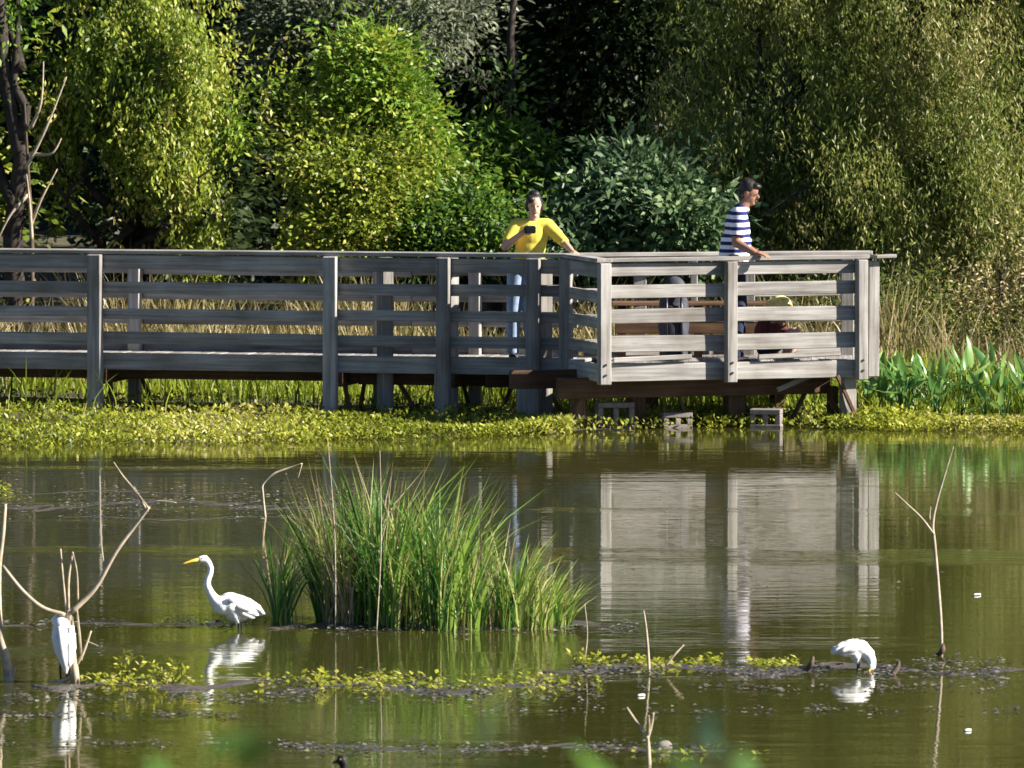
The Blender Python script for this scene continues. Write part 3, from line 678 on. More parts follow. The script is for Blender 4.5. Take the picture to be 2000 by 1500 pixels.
# ------------------------------------------------------------------ dead branches
def px_line(pts, D, jit=.02):
    return [P(a, b, D) + Vector((0, random.uniform(-jit, jit), 0)) for a, b in pts]
def smoothline(pts, rad, n=5):
    """Catmull-Rom refinement"""
    out = []; ro = []; P_ = [pts[0]] + list(pts) + [pts[-1]]
    for i in range(1, len(P_) - 2):
        for k in range(n):
            t = k / n; a, b, c, d = P_[i - 1:i + 3]
            out.append(.5 * ((2 * b) + (c - a) * t + (2 * a - 5 * b + 4 * c - d) * t * t + (3 * b - a - 3 * c + d) * t ** 3)); ro.append(rad[i - 1] + (rad[i] - rad[i - 1]) * t)
    out.append(pts[-1]); ro.append(rad[-1]); return out, ro
def dead(name, label, D, mainl, branches, mat=DEADWOOD, cat='dead branch', group='bare branches standing in the pond'):
    b0 = mainl[0][0]; q = P(b0[0], b0[1], D); t = thing(name, label, cat, (q.x, D, 0), 0, group); Mi = Matrix.Identity(4)
    link('stem', tubes('stem', [smoothline(px_line(mainl[0], D), mainl[1])]), mat, t, Mi)
    for pts, rad in branches: link('branch', tubes('branch', [smoothline(px_line(pts, D), rad)]), mat, t, Mi)
    return t
D = DW(1332)
dead('dead_shrub', 'dead shrub with arching pale branches behind the perched egret', D,
     ([(148, 1340), (143, 1290), (138, 1240), (134, 1190)], [.030, .028, .026, .020]),
     [([(140, 1195), (185, 1150), (225, 1080), (262, 1030), (292, 990)], [.018, .016, .014, .011, .008]),
      ([(288, 1000), (268, 965), (240, 930), (222, 902)], [.008, .007, .005, .003]), ([(290, 992), (272, 968), (262, 950)], [.006, .004, .003]), ([(292, 990), (310, 978), (345, 982)], [.006, .004, .003]),
      ([(128, 1200), (85, 1188), (45, 1155), (5, 1105)], [.014, .015, .013, .011]),
      ([(130, 1195), (124, 1140), (118, 1072)], [.008, .007, .005]), ([(134, 1190), (134, 1130), (142, 1078)], [.009, .008, .006]), ([(142, 1078), (150, 1120), (152, 1178)], [.005, .006, .007]),
      ([(150, 1190), (156, 1240), (160, 1290)], [.007, .007, .006]), ([(132, 1316), (158, 1285), (178, 1232)], [.013, .010, .005]), ([(165, 1250), (192, 1262)], [.004, .002]),
      ([(143, 1320), (120, 1330), (95, 1332)], [.016, .012, .008]), ([(205, 1118), (198, 1060), (196, 990), (195, 930)], [.004, .004, .003, .002])])
dead('leaning_branch', 'thick pale leaning branch rising left of the dead shrub', D + .05, ([(18, 1345), (12, 1290), (-2, 1230), (-4, 1120), (6, 1040), (10, 985)], [.035, .03, .026, .020, .014, .010]),
     [([(-2, 1140), (-12, 1060), (-25, 980)], [.016, .012, .008]), ([(10, 1330), (24, 1322), (30, 1300)], [.012, .01, .005])])
D = DW(1276)
dead('bare_sapling', 'slender forked bare sapling standing beyond the feeding egret', D, ([(1838, 1282), (1838, 1225), (1832, 1140), (1825, 1060), (1822, 1025), (1829, 985), (1846, 925), (1862, 872)], [.012, .011, .012, .011, .010, .008, .006, .003]),
     [([(1825, 1045), (1800, 1012), (1772, 985), (1748, 962)], [.008, .007, .005, .003]), ([(1822, 1030), (1816, 1010), (1818, 990)], [.006, .005, .003])])
D = DW(1312)
dead('bare_stick', 'single upright pale stick on the weedy mud bar', D, ([(1268, 1318), (1266, 1280), (1262, 1230), (1257, 1192)], [.010, .010, .008, .004]), [([(1300, 1300), (1318, 1278), (1336, 1260)], [.008, .007, .004])])
D = DW(1492)
dead('forked_stick', 'short forked stick by a pale stone in the near water', D, ([(1268, 1500), (1266, 1460), (1264, 1438)], [.014, .012, .010]), [([(1264, 1440), (1244, 1412), (1224, 1382)], [.009, .007, .005]), ([(1265, 1442), (1272, 1418), (1276, 1392)], [.009, .008, .006]), ([(1264, 1440), (1268, 1420), (1267, 1396)], [.006, .005, .003])])
D = DW(1010)
dead('bent_twig', 'thin twig bent over at the top beyond the small grass tuft', D, ([(518, 1014), (513, 965), (514, 945), (535, 925), (562, 915), (590, 905)], [.012, .011, .010, .009, .007, .004]), [([(590, 905), (586, 920), (582, 934)], [.005, .004, .003])])
for (x0, y0, x1, y1), lab in (((735, 1235, 742, 880), 'long thin straight stalk rising out of the big grass clump'), ((655, 1228, 640, 860), 'long pale leaning stalk at the edge of the big grass clump'), ((1140, 1300, 1142, 1180), 'thin upright stem right of the big grass clump')):
    D = DW(y0); dead('dry_stalk', lab, D, ([(x0, y0 + 4), ((x0 + x1) / 2 + 6, (y0 + y1) / 2), (x1, y1)], [.005, .0045, .002]), [([((x0 + x1) / 2 + 6, (y0 + y1) / 2), (x1 + 18, (y0 + 2 * y1) / 3)], [.004, .002])] if x0 == 735 else [])
for (a, b, c, d_), lab in (((1572, 1312, 1588, 1282), 'dark broken stub at the tail of the feeding egret'), ((1590, 1300, 1650, 1296), 'dark twig lying on the mud below the feeding egret'), ((1742, 1318, 1756, 1292), 'dark stub on the mud right of the feeding egret'), ((1830, 1280, 1842, 1258), 'black stump at the foot of the bare sapling')):
    D = DW(b); pts = px_line([(a, b), ((a + c) / 2 + 4, (b + d_) / 2), (c, d_)], D, .05)
    o = link('driftwood', tubes('driftwood', [smoothline(pts, [.016, .018, .008])]), DARKTWIG); tag(o, lab, 'driftwood', 'driftwood around the mud bar')

# ------------------------------------------------------------------ floating debris, weeds, small things on the water
def floats(n, rects, size, name, mat, tl, th, up=.3):
    tot = sum(r[4] for r in rects); pos = []
    for x0, x1, y0, y1, wgt in rects:
        k = int(n * wgt / tot); px = rng.uniform(x0, x1, k); py = rng.normal((y0 + y1) / 2, (y1 - y0) / 4, k) + 3 * np.sin(px * .03)
        cl = np.sin(px * .021 + y0) + np.sin(px * .057 + y1 * 2) + rng.normal(0, .8, k); keep = cl > -.3
        D = np.array([DW(a) for a in py]); pos.append(np.stack([X(px, D), D, rng.uniform(.004, .02, k)], 1)[keep])
    p = np.concatenate(pos); N = len(p); a = rng.uniform(0, 2 * math.pi, N)
    d = np.stack([np.cos(a), np.sin(a), rng.uniform(0, up, N)], 1); nn = np.stack([rng.normal(0, .25, N), rng.normal(-.1, .25, N), np.ones(N)], 1)
    o = link(name, leaf_mesh(name, p, d, nn, rng.uniform(.5, 1.2, N) * size, rng.uniform(.5, 1.2, N) * size * .6, rng.uniform(tl, th, N)), mat); o['kind'] = 'stuff'; return o
o = floats(9500, [(-60, 520, 1212, 1226, 1.0), (560, 1250, 1218, 1238, 2), (-60, 620, 1350, 1376, 1.6), (520, 1180, 1322, 1372, 3), (1100, 1760, 1296, 1328, 3), (1700, 2060, 1288, 1334, 2), (560, 1430, 1452, 1476, 2.2), (-60, 720, 945, 1018, 5.0), (900, 2040, 1380, 1400, .8), (0, 560, 1448, 1462, .6), (1150, 2060, 1020, 1180, .12), (1240, 2060, 1340, 1350, 1.0), (0, 500, 1395, 1402, .8)], .045, 'floating_debris', F_DEBRIS, 0, .72, .05)
tag(o, 'pale scraps and dead leaves drifting in bands on the pond', 'debris', None, 'stuff')
o = floats(2600, [(1130, 1560, 1288, 1306, 3), (500, 1180, 1318, 1356, 3), (160, 420, 1322, 1342, 2), (560, 800, 1318, 1344, 1), (-60, 50, 945, 975, 1.0), (1150, 1500, 1470, 1476, .3)], .05, 'water_weed', F_MAT, .2, 1, .8)
tag(o, 'low yellow green water weed growing along the mud bars', 'water weed', None, 'stuff')

def sprig(px, py, hgt, n, lab, grp='seedlings on the mud'):
    D = DW(py); q = P(px, py, D); t = thing('water_plant', lab, 'plant', (q.x, D, 0), 0, grp); Mi = Matrix.Identity(4)
    lines = []; pos = []; dr = []
    for k in range(n):
        tip = Vector((q.x + random.gauss(0, .07), D + random.gauss(0, .05), hgt * random.uniform(.5, 1.05))); b = Vector((q.x + random.gauss(0, .025), D, -.01)); lines.append(([b, b.lerp(tip, .5) + Vector((.01, 0, .01)), tip], [.004, .003, .002]))
        for j in range(9): pos.append(b.lerp(tip, .25 + .75 * j / 8)); dr.append((random.gauss(0, 1), random.gauss(0, 1), random.uniform(.1, .9)))
    link('stem', tubes('stem', lines, 5), F_MAT, t, Mi)
    N = len(pos); link('leaves', leaf_mesh('leaves', np.array(pos), np.array(dr), rng.normal(0, 1, (N, 3)) + [0, 0, .6], rng.uniform(.035, .07, N), rng.uniform(.015, .026, N), rng.uniform(.45, .95, N)), F_MAT, t, Mi)
sprig(250, 1334, .19, 6, 'leafy yellow green seedling right of the perched egret'); sprig(333, 1336, .15, 6, 'shorter upright seedling further right on the same mud')
sprig(620, 1342, .10, 5, 'low leafy seedling below the big grass clump'); sprig(1135, 1300, .10, 4, 'tiny seedling at the end of the weedy mud bar')
FEATH = plain('feather_white', (.75, .75, .70), .7, .2, .05)
for px, py, s, lab in ((1908, 1163, .035, 'white feather floating beyond the bare sapling'), (1890, 1428, .026, 'pale feather floating in the near water'), (1252, 1360, .03, 'pale floating scrap left of the forked stick')):
    D = DW(py); q = P(px, py, D); V = []; Fc = []
    for i in range(7):
        t = i / 6; wv = s * .5 * math.sin(math.pi * (t * .85 + .1)); xx = (t - .5) * 2 * s; zc = .006 + .12 * s * math.sin(math.pi * t)
        V += [(xx, -wv, zc - .004), (xx, 0, zc + .006), (xx, wv, zc - .004)]
    for i in range(6):
        for k in range(2): a = 3 * i + k; Fc.append((a, a + 3, a + 4, a + 1))
    o = link('feather', mesh('feather', V, Fc, True), FEATH, None, Matrix.Translation((q.x, D, 0)) @ Matrix.Rotation(.6, 4, 'Z'))
    md = o.modifiers.new('t', 'SOLIDIFY'); md.thickness = .003; tag(o, lab, 'feather')
D = DW(1462); q = P(1296, 1462, D); bm = bmesh.new(); bmesh.ops.create_icosphere(bm, subdivisions=3, radius=.05)
for v in bm.verts: v.co = Vector((v.co.x, v.co.y * .9, v.co.z * .7)) * (1 + .12 * math.sin(v.co.x * 60) * math.sin(v.co.y * 50 + 1)); 
me = bpy.data.meshes.new('stone'); bm.to_mesh(me); bm.free(); me.polygons.foreach_set('use_smooth', [True] * len(me.polygons))
tag(link('stone', me, CONC, None, Matrix.Translation((q.x, D, .012))), 'pale rounded stone beside the short forked stick', 'stone')

# ------------------------------------------------------------------ bank vegetation
def bank_blades(name, n, x0, x1, d0, d1, h0, h1, wd, mat, tl, th, lab, cat, dens=None, lean=.25):
    x = rng.uniform(x0, x1, n); y = rng.uniform(d0, d1, n)
    keep = y > shore(x) + .05
    if dens is not None: keep &= rng.random(n) < dens(x, y)
    x, y = x[keep], y[keep]; N = len(x); h = rng.uniform(h0, h1, N) * (.75 + .35 * np.sin(x * 1.9 + y) * np.sin(x * .7 + 2))
    b = np.stack([x, y, gz(x, y) - .02], 1); ln = rng.normal(0, lean, (N, 2)) * h[:, None]
    ti = np.clip(rng.uniform(tl, th, N) + .15 * np.sin(x * 2.3 + 1) * np.sin(y * 2.0), 0, 1)
    o = link(name, blade_mesh(name, b, h, ln, rng.uniform(.2, 1.3, N), rng.uniform(.6, 1.3, N) * wd, ti), mat); tag(o, lab, cat, None, 'stuff'); return o
bank_blades('bank_grass', 26000, -9, 9, 75.4, 80.2, .32, .66, .016, F_GRASS, .1, .85, 'bright yellow green grass growing behind and under the boardwalk', 'grass', dens=lambda x, y: np.where((x < CX) & (y < CD + (CX - x) * TA + 1.75), .05, np.where((x >= CX) & (x < 3.6) & (y < 77.0), .05, 1.0)))
bank_blades('tall_dry_grass', 15000, -9, 9, 78.6, 82.0, .6, 1.5, .018, F_STRAW, -.15, .9, 'tall yellowing grass in front of the trees', 'grass')
bank_blades('shore_straw', 2600, -9, 9, 72.3, 76, .06, .22, .012, F_STRAW, .2, .9, 'scattered dry stems at the water edge', 'grass', lean=.5)
# leafy mat at the water's edge
n = 60000; x = rng.uniform(-9, 9, n); rl = np.where(x < CX, CD + (CX - x) * TA, 76.2); y = shore(x) + rng.gamma(1.7, 1, n) * np.clip((rl - shore(x)) / 3.0, .5, 2) - .30
keep = (y < 78) & ~((x > .6) & (x < 3.1) & (y < 75.0) & (rng.random(n) < .85)); x, y = x[keep], y[keep]; n = len(x)
hz = np.maximum(gz(x, y), .0) + rng.uniform(0, .10, n) * (1 + .5 * np.sin(x * 3) * np.sin(y * 2.4)); a = rng.uniform(0, 2 * math.pi, n)
o = link('shore_weed', leaf_mesh('shore_weed', np.stack([x, y, hz], 1), np.stack([np.cos(a), np.sin(a), rng.uniform(.1, 1.4, n)], 1), rng.normal(0, .6, (n, 3)) + [0, 0, 1], rng.uniform(.03, .07, n), rng.uniform(.018, .035, n), np.clip(rng.uniform(.1, .9, n) + .2 * np.sin(x * 1.7), 0, 1)), F_MAT)
tag(o, 'low yellow green leafy mat along the far water edge', 'shore weed', None, 'stuff')

# broad leaved marsh plants right of the platform
def leaf_blade(tv, L, wd):
    V = []; Fc = []
    for t, ww, dr in ((0, .22, 0), (.2, 1, .0), (.45, .95, -.008), (.75, .6, -.03), (1, .03, -.075)):
        for sg in (-1, 0, 1): V.append((wd * ww * sg, -dr + (0 if sg == 0 else .013 * ww), L * t))
    for j in range(4):
        for q_ in range(2): b = j * 3 + q_; Fc.append((b, b + 1, b + 4, b + 3))
    me = mesh('leaf', V, Fc, True); at = me.attributes.new('tint', 'FLOAT', 'POINT'); at.data.foreach_set('value', [tv] * len(V)); me.materials.append(F_PICK); return me
LEAFS = [leaf_blade(tv, L, wd) for tv, L, wd in ((.25, .22, .036), (.45, .26, .042), (.6, .20, .030), (.8, .28, .045), (.95, .24, .034))]
STALK = tubes('stalk', [([(0, 0, -.06), (.006, 0, .5), (0, 0, 1.0)], [.007, .006, .004])], 5); STALK.materials.append(F_PICK)
for i in range(58):
    px = random.uniform(1690, 2230); D = random.uniform(75.3, 77.6); x = X(px, D); z0 = float(gz(x, D))
    t = thing('marsh_plant', 'broad leaved green marsh plant on the bank right of the platform', 'plant', (x, D, z0), 0, 'broad leaved plants by the platform')
    for k in range(6):
        a = random.uniform(0, 6.28); hh = random.uniform(.12, .46); tl = random.uniform(.05, .35)
        Ms = Matrix.Translation((x, D, z0)) @ Matrix.Rotation(a, 4, 'Z') @ Matrix.Rotation(tl, 4, 'X')
        sk = link('stalk', STALK, None, t, Ms @ Matrix.Diagonal((1, 1, hh, 1)))
        link('leaf', random.choice(LEAFS), None, t, Ms @ Matrix.Translation((0, 0, hh - .01)) @ Matrix.Rotation(random.uniform(-.3, 1.5), 4, 'X') @ Matrix.Rotation(random.gauss(0, .5), 4, 'Y') @ Matrix.Diagonal((1, 1, random.uniform(.8, 1.2), 1)))

# ------------------------------------------------------------------ trees and shrubs
def in_holes(p, holes):
    """True where a point (world) falls in one of the crown's open gaps (x, z centre, radii)"""
    m = np.zeros(len(p), bool)
    for cx, cz, rx, rz in holes: m |= ((p[:, 0] - cx) / rx) ** 2 + ((p[:, 2] - cz) / rz) ** 2 < 1 + .55 * np.sin(p[:, 0] * 17 + p[:, 2] * 9) + .35 * np.sin(p[:, 2] * 23)
    return m
def ell_pts(n, ells, shell=.55):
    vol = np.array([e[3] * e[4] * e[5] for e in ells]) ** .75; k = rng.choice(len(ells), n, p=vol / vol.sum())
    d = unit(rng.normal(0, 1, (n, 3))); r = shell + (1 - shell) * rng.random(n) ** .5; E = np.array(ells)[k]; w_ = rng.uniform(2.5, 4.5, 3); q_ = rng.uniform(0, 6.28, (len(ells), 3))[k]
    r = r * (.86 + .30 * np.sin(d[:, 0] * w_[0] + q_[:, 0]) * np.sin(d[:, 2] * w_[1] + q_[:, 1]) + .22 * np.sin(d[:, 2] * 6.5 + d[:, 0] * 5 + q_[:, 2]))
    return E[:, :3] + d * r[:, None] * E[:, 3:6], d
def tree(name, label, base, trunk_r, ells, mat, nclus, per, L, Wd, style='broad', tint=(.2, .8), cr=.30, holes=(), cat='tree', group=None, limbs=True, bark=BARK, top=None, lowcut=True):
    bx, by = base; bz = float(gz(bx, by)); t = thing(name, label, cat, (bx, by, bz), 0, group); Mi = Matrix.Identity(4)
    tz = top or max(e[2] + e[5] * .3 for e in ells); lines = [wig((bx, by, bz - .3), (bx + random.gauss(0, .3), by + random.gauss(0, .2), tz), trunk_r, trunk_r * .35, 8, trunk_r * .7)]
    if limbs:
        for e in ells:
            zs = min(tz, max(bz + .2, e[2] - e[5] * .9)) ; lines.append(wig((bx, by, (bz + zs) / 2 + .2 * (zs - bz)), (e[0], e[1], e[2]), trunk_r * .5, trunk_r * .12, 6, .09))
            for _ in range(3): lines.append(wig((e[0], e[1], e[2]), (e[0] + random.uniform(-1, 1) * e[3] * .9, e[1] + random.uniform(-1, .4) * e[4] * .9, e[2] + random.uniform(-.8, .9) * e[5]), trunk_r * .16, .006, 5, .06))
    link('trunk', tubes('trunk', lines, 7), bark, t, Mi)
    c, dn = ell_pts(int(nclus * 2.2), ells, .25)
    fq = 2.6 if style == 'droop' else 3.4 if cr < .25 else 1.7
    ph = rng.uniform(0, 6.28, 6); nz_ = (np.sin(c[:, 0] * fq + ph[0] + 1.3 * np.sin(c[:, 2] * fq * .8 + ph[1])) + np.sin(c[:, 2] * fq * .9 + ph[2] + 1.3 * np.sin(c[:, 1] * fq + ph[3])) + .8 * np.sin(c[:, 1] * fq * 1.2 + c[:, 0] * fq * .7 + ph[4]) + .6 * np.sin(c[:, 0] * fq * 2.3 + ph[5]) * np.sin(c[:, 2] * fq * 2.1))
    sel = np.argsort(-(nz_ + rng.normal(0, .55, len(c))))[:nclus]; c, dn, nz_ = c[sel], dn[sel], nz_[sel]
    ctint = rng.uniform(tint[0], tint[1], nclus) + .16 * np.sin(c[:, 0] * 2.1 + ph[1]) * np.sin(c[:, 2] * 1.9 + ph[2])
    st_ = rng.random(nclus) < .25; c = c + rng.normal(0, 1, c.shape) * (st_[:, None] * .20 + .02)
    if style == 'droop':
        ln = rng.uniform(.35, 1.0, nclus); off = rng.random((nclus, per)); 
        pos = c[:, None, :] + np.stack([rng.normal(0, .05, (nclus, per)) + (rng.normal(0, .10, nclus))[:, None] * off, rng.normal(0, .05, (nclus, per)), -off * ln[:, None]], -1)
        d = np.stack([rng.normal(0, .5, (nclus, per)), rng.normal(0, .5, (nclus, per)), -np.abs(rng.normal(.9, .4, (nclus, per)))], -1)
    else:
        g = rng.normal(0, 1, (nclus, per, 3)) * cr * np.array([1, .9, .6]); pos = c[:, None, :] + g
        d = unit(g.reshape(-1, 3)).reshape(g.shape) + dn[:, None, :] * .5 + rng.normal(0, .5, g.shape) + np.array([0, -.1, -.25])
    N = nclus * per; pos = pos.reshape(-1, 3); d = d.reshape(-1, 3); ti = np.clip(np.repeat(ctint, per) + rng.normal(0, .14, N), 0, 1)
    keep = pos[:, 2] > gz(pos[:, 0], pos[:, 1]) + .05
    if holes: keep &= ~in_holes(pos, holes)
    pos, d, ti = pos[keep], d[keep], ti[keep]; N = len(pos)
    nn = rng.normal(0, .7, (N, 3)) + np.array([.25, -.35, .6])
    o = link('crown', leaf_mesh('crown', pos, d, nn, rng.uniform(.6, 1.3, N) * L, rng.uniform(.7, 1.3, N) * Wd, ti), mat, t, Mi)
    return t
def E(px, py, D, rx, ry, rz): p = P(px, py, D); return (p.x, p.y, p.z, rx, ry, rz)
def H(px, py, D, rx, rz): p = P(px, py, D); return (p.x, p.z, rx, rz)

# right: willow mass
wl = 'willow trees on the right'
tree('willow_tree', 'olive green willow overhanging the bank right of the platform', (X(1560, 83.5), 83.5), .20, [E(1480, 60, 83.6, 1.1, 1.2, 1.5), E(1640, 330, 82.6, 1.3, 1.2, 1.5), E(1480, 330, 83.2, .9, 1.1, 1.3), E(1620, 560, 82.4, 1.2, 1.0, 1.0), E(1600, -160, 84.5, 1.4, 1.4, 1.0), E(1740, 90, 83.2, 1.1, 1.1, 1.4)], F_WILLOW, 5200, 30, .075, .015, 'droop', (.25, .9), group=wl)
tree('willow_tree', 'dense willow with yellowing upper leaves at the far right', (X(1850, 83.2), 83.2), .22, [E(1820, 30, 82.8, 1.2, 1.2, 1.4), E(1960, 260, 82.5, 1.2, 1.2, 1.5), E(1820, 420, 82.2, 1.1, 1.1, 1.2), E(1980, 520, 82.0, 1.1, 1.0, 1.1), E(1880, -180, 84.0, 1.5, 1.4, 1.1), E(2120, 0, 83.0, 1.3, 1.2, 1.7)], F_WILLOW, 5600, 30, .075, .015, 'droop', (.3, 1), group=wl)
tree('willow_tree', 'willow standing behind the brown twiggy bush', (X(2200, 83.5), 83.5), .2, [E(2200, 300, 83, 1.4, 1.3, 2.0), E(2350, 0, 83.5, 1.6, 1.5, 2.2), E(2150, -260, 84, 1.5, 1.4, 1.6), E(2420, 450, 83, 1.2, 1.2, 1.2)], F_WILLOW, 1500, 28, .11, .024, 'droop', (.2, .8), group=wl)
tree('willow_tree', 'shaded willow deep behind the platform', (X(1560, 88), 88), .2, [E(1500, 100, 88, 1.3, 2.0, 2.0), E(1700, 100, 88, 1.5, 2.2, 2.4), E(1500, -200, 88.5, 1.4, 1.6, 1.1), E(1480, 420, 87, 1.0, 1.2, 1.2), E(1900, -100, 88, 2, 2.2, 2.4)], F_WILLOW, 1700, 26, .12, .028, 'droop', (.1, .6), group=wl)
tree('twiggy_bush', 'half dead brown bush at the foot of the far right willow', (X(1960, 80.6), 80.6), .06, [E(1960, 560, 80.6, .55, .5, .55), E(1900, 610, 80.4, .4, .4, .35), E(2060, 560, 80.8, .5, .5, .6)], F_STRAW, 260, 22, .06, .02, 'broad', (.1, .9), .16, cat='bush')
tree('low_bush', 'dark leafy bush in the willow shade behind the marsh plants', (X(1800, 80.4), 80.4), .05, [E(1760, 640, 80.4, .5, .5, .4), E(1900, 670, 80.3, .6, .5, .35), E(1660, 620, 80.6, .6, .5, .45), E(2040, 670, 80.3, .6, .5, .4)], F_WILLOW, 520, 26, .08, .022, 'broad', (.0, .5), .2, cat='bush')
# left: vine covered mass
hl = [H(178, 335, 82, .17, .48), H(265, 455, 82, .20, .15), H(60, 440, 82, .16, .45)]
tree('vine_draped_tree', 'yellow green vine draped tree left of the bright bushes', (X(240, 83), 83), .16, [E(230, 40, 82.2, .85, .8, 1.0), E(330, 130, 82.0, .65, .7, 1.0), E(150, 150, 82.2, .55, .6, 1.0), E(300, 300, 81.8, .60, .6, .7), E(380, 390, 81.6, .30, .4, .65), E(130, 390, 81.8, .38, .5, .65), E(225, 430, 81.7, .28, .4, .5), E(405, 420, 81.4, .16, .3, .5), E(95, 260, 81.9, .35, .4, .8), E(330, 440, 81.5, .2, .3, .35), E(250, -280, 83, 1.3, 1.1, 1.4)], F_VINE, 2700, 30, .075, .030, 'droop', (.2, .95), holes=hl)
tree('dark_tree', 'tall dark trunk with bare grey twigs at the far left', (X(42, 81.6), 81.6), .13, [E(20, -60, 81.8, .6, .6, .9), E(-80, 120, 82.5, .8, .8, 1.2), E(-60, -350, 83, 1.2, 1.2, 1.5), E(-160, 400, 82.3, .7, .7, 1.0)], F_GREEN, 700, 26, .09, .04, 'broad', (.1, .7), top=6.5)
# dead twigs on that trunk
tw = []
for a, b, c in (((50, 330), (90, 250), (130, 150)), ((55, 380), (20, 420), (-5, 470)), ((60, 440), (80, 390), (112, 330)), ((60, 300), (100, 300), (120, 270)), ((62, 470), (58, 400), (52, 340)), ((60, 250), (80, 200), (85, 120))):
    tw.append(smoothline([P(*a, 81.3), P(*b, 81.2), P(*c, 81.2)], [.022, .014, .005]))
t = thing('dead_sapling', 'pale bare branching stems in front of the dark trunk', 'dead branch', (X(62, 81.3), 81.3, float(gz(X(62, 81.3), 81.3))))
link('stem', tubes('stem', [smoothline([Vector((X(60, 81.3), 81.3, .2)), P(62, 480, 81.3), P(55, 340, 81.3), P(48, 200, 81.3)], [.028, .026, .018, .008])]), DARKTWIG, t, Matrix.Identity(4))
for l in tw: link('branch', tubes('branch', [l]), DEADWOOD, t, Matrix.Identity(4))
# centre left bushes
tree('bright_bush', 'bright yellow green bush behind the middle of the shaded railing', (X(660, 82.5), 82.5), .07, [E(640, 330, 82.0, .55, .6, .55), E(720, 420, 81.7, .50, .5, .45), E(600, 270, 82.3, .45, .5, .4), E(760, 350, 82.0, .35, .4, .5), E(660, 470, 81.6, .55, .4, .3)], F_VINE, 900, 30, .075, .034, 'broad', (.25, .95), .16, holes=[H(515, 440, 82, .22, .35)], cat='bush')
tree('compound_leaf_sapling', 'fresh green sapling with drooping sprays above the yellow bush', (X(740, 83), 83), .05, [E(760, 190, 82.6, .45, .5, .35), E(820, 270, 82.5, .32, .45, .6), E(720, 130, 82.8, .35, .4, .3), E(500, 210, 82.4, .35, .4, .22), E(450, 240, 82.3, .3, .4, .35), E(540, 200, 82.5, .3, .4, .2)], F_GREEN, 560, 30, .10, .036, 'broad', (.45, 1), .15, cat='sapling')
tree('leafy_bush', 'small mid green bush left of the person in yellow', (X(870, 82.5), 82.5), .05, [E(860, 430, 82, .35, .4, .4), E(960, 420, 81.8, .42, .4, .35), E(900, 340, 82.4, .3, .4, .35), E(820, 480, 81.6, .4, .4, .2)], F_GREEN, 420, 28, .09, .038, 'broad', (.15, .8), .16, cat='bush')
tree('vine_column', 'dark vine covered stem rising behind the person in yellow', (X(960, 84.2), 84.2), .1, [E(970, 250, 84, .25, .3, .7), E(930, 360, 83.8, .35, .4, .5), E(1000, 330, 84, .35, .4, .5)], F_GREEN, 330, 28, .09, .04, 'broad', (.1, .75), .16, cat='vine', top=4.2)
tree('bluegreen_bush', 'blue green shaded bush between the two people', (X(1210, 82.6), 82.6), .06, [E(1180, 400, 82.3, .45, .5, .4), E(1280, 380, 82.4, .45, .5, .45), E(1230, 460, 82, .7, .5, .35), E(1130, 470, 81.9, .4, .4, .25), E(1340, 450, 82, .5, .5, .35), E(1230, 310, 83, .3, .4, .3)], F_BLUE, 560, 26, .13, .052, 'broad', (.2, 1), .17, cat='bush')
tree('grey_leaf_tree', 'grey green leaved tree high behind the bright bush', (X(690, 86), 86), .12, [E(600, 50, 85.2, .65, .7, .6), E(720, 70, 85.4, .7, .7, .6), E(650, 150, 85.2, .5, .5, .4), E(850, 30, 85.2, .55, .6, .5), E(920, 90, 85.8, .5, .5, .5), E(650, -200, 86, 1.2, 1.0, .8)], F_GREY, 900, 28, .10, .036, 'broad', (.1, .95), .2)
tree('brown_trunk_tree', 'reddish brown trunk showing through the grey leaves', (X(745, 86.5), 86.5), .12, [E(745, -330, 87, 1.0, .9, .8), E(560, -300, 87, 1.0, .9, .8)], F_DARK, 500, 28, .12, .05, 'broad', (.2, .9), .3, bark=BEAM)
# deep shade of the recess
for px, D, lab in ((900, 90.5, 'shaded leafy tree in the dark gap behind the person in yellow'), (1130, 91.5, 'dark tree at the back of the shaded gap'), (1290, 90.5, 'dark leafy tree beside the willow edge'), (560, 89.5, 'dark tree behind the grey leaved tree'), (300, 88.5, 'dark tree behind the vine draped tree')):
    tree('shade_tree', lab, (X(px, D), D), .16, [E(px - 60, 60, D, 1.1, 1.2, 1.1), E(px + 70, 150, D, 1.1, 1.2, 1.1), E(px, 330, D, 1.1, 1.0, .9), E(px + 30, 470, D - .6, 1.1, .9, .6), E(px, -300, D, 1.6, 1.4, 1.5)], F_DARK, 620, 28, .15, .065, 'broad', (.1, 1), .32, group='trees in the deep shade')
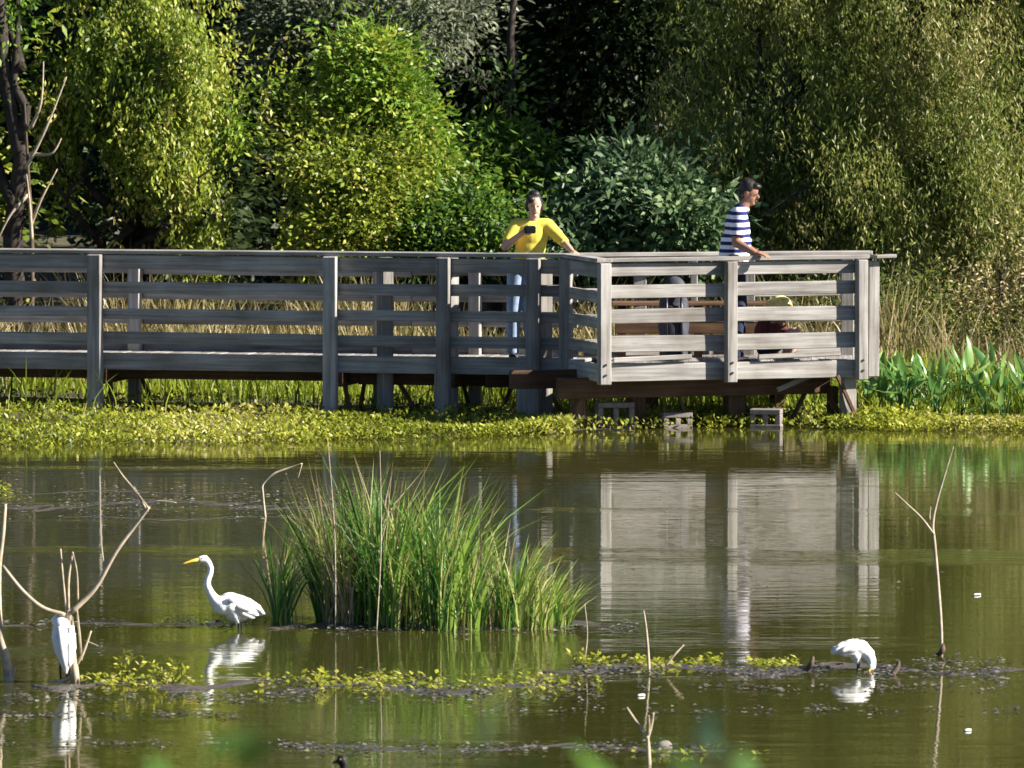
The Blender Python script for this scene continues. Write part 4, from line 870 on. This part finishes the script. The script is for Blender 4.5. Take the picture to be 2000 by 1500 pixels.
# far wood behind everything
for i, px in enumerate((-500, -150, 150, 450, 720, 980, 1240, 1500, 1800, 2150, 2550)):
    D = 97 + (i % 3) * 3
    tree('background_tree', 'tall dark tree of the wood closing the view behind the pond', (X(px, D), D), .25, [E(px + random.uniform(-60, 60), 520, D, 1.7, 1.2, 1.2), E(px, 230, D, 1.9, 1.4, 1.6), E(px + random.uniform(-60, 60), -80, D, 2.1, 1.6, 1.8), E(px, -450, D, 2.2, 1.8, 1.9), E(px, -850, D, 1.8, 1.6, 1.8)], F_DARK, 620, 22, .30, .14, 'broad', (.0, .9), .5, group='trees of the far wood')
for px, D in ((-420, 84), (-250, 83.5), (2700, 85)):
    tree('edge_tree', 'mid green tree standing further along the bank', (X(px, D), D), .2, [E(px, 400, D, 1.4, 1.2, 1.3), E(px, 60, D, 1.7, 1.4, 1.7), E(px, -350, D, 1.6, 1.4, 1.8)], F_VINE, 520, 24, .16, .07, 'broad', (.1, .8), .4, group='trees along the bank to either side')

# near bank shrub whose leaf tips reach into the bottom of the view
for px0, spots, lab in ((1180, ((940, 1440), (965, 1490), (1370, 1400), (1410, 1440), (1430, 1480), (1390, 1500), (1200, 1545), (1320, 1530)), 'out of focus green leafy shoot on the near bank'), (390, ((330, 1480), (400, 1465), (455, 1490), (300, 1510)), 'blurred low green shoot at the near left')):
    D = 8.0; q = P(px0, 1700, D); t = thing('near_shoot', lab, 'shrub', (q.x, D, 2.45), 0, 'leafy shoots on the near bank'); lines = []; pos = []; dr = []
    for a, b in spots:
        tip = P(a, b + 18, D + random.uniform(-.3, .3)); base = Vector((q.x + random.uniform(-.05, .05), D, 2.4)); mid = base.lerp(tip, .6) + Vector((0, 0, -.05)); lines.append(smoothline([base, mid, tip], [.006, .004, .002], 4))
        for j in range(12): pos.append(mid.lerp(tip, j / 11)); dr.append((random.gauss(0, .8), random.gauss(0, .8), random.uniform(-.2, .9)))
    link('stem', tubes('stem', lines, 5), F_GREEN, t, Matrix.Identity(4)); N = len(pos)
    link('leaves', leaf_mesh('leaves', np.array(pos), np.array(dr), rng.normal(0, .5, (N, 3)) + [0, -.3, .8], rng.uniform(.06, .10, N), rng.uniform(.03, .045, N), rng.uniform(.05, .45, N)), F_GREEN, t, Matrix.Identity(4))
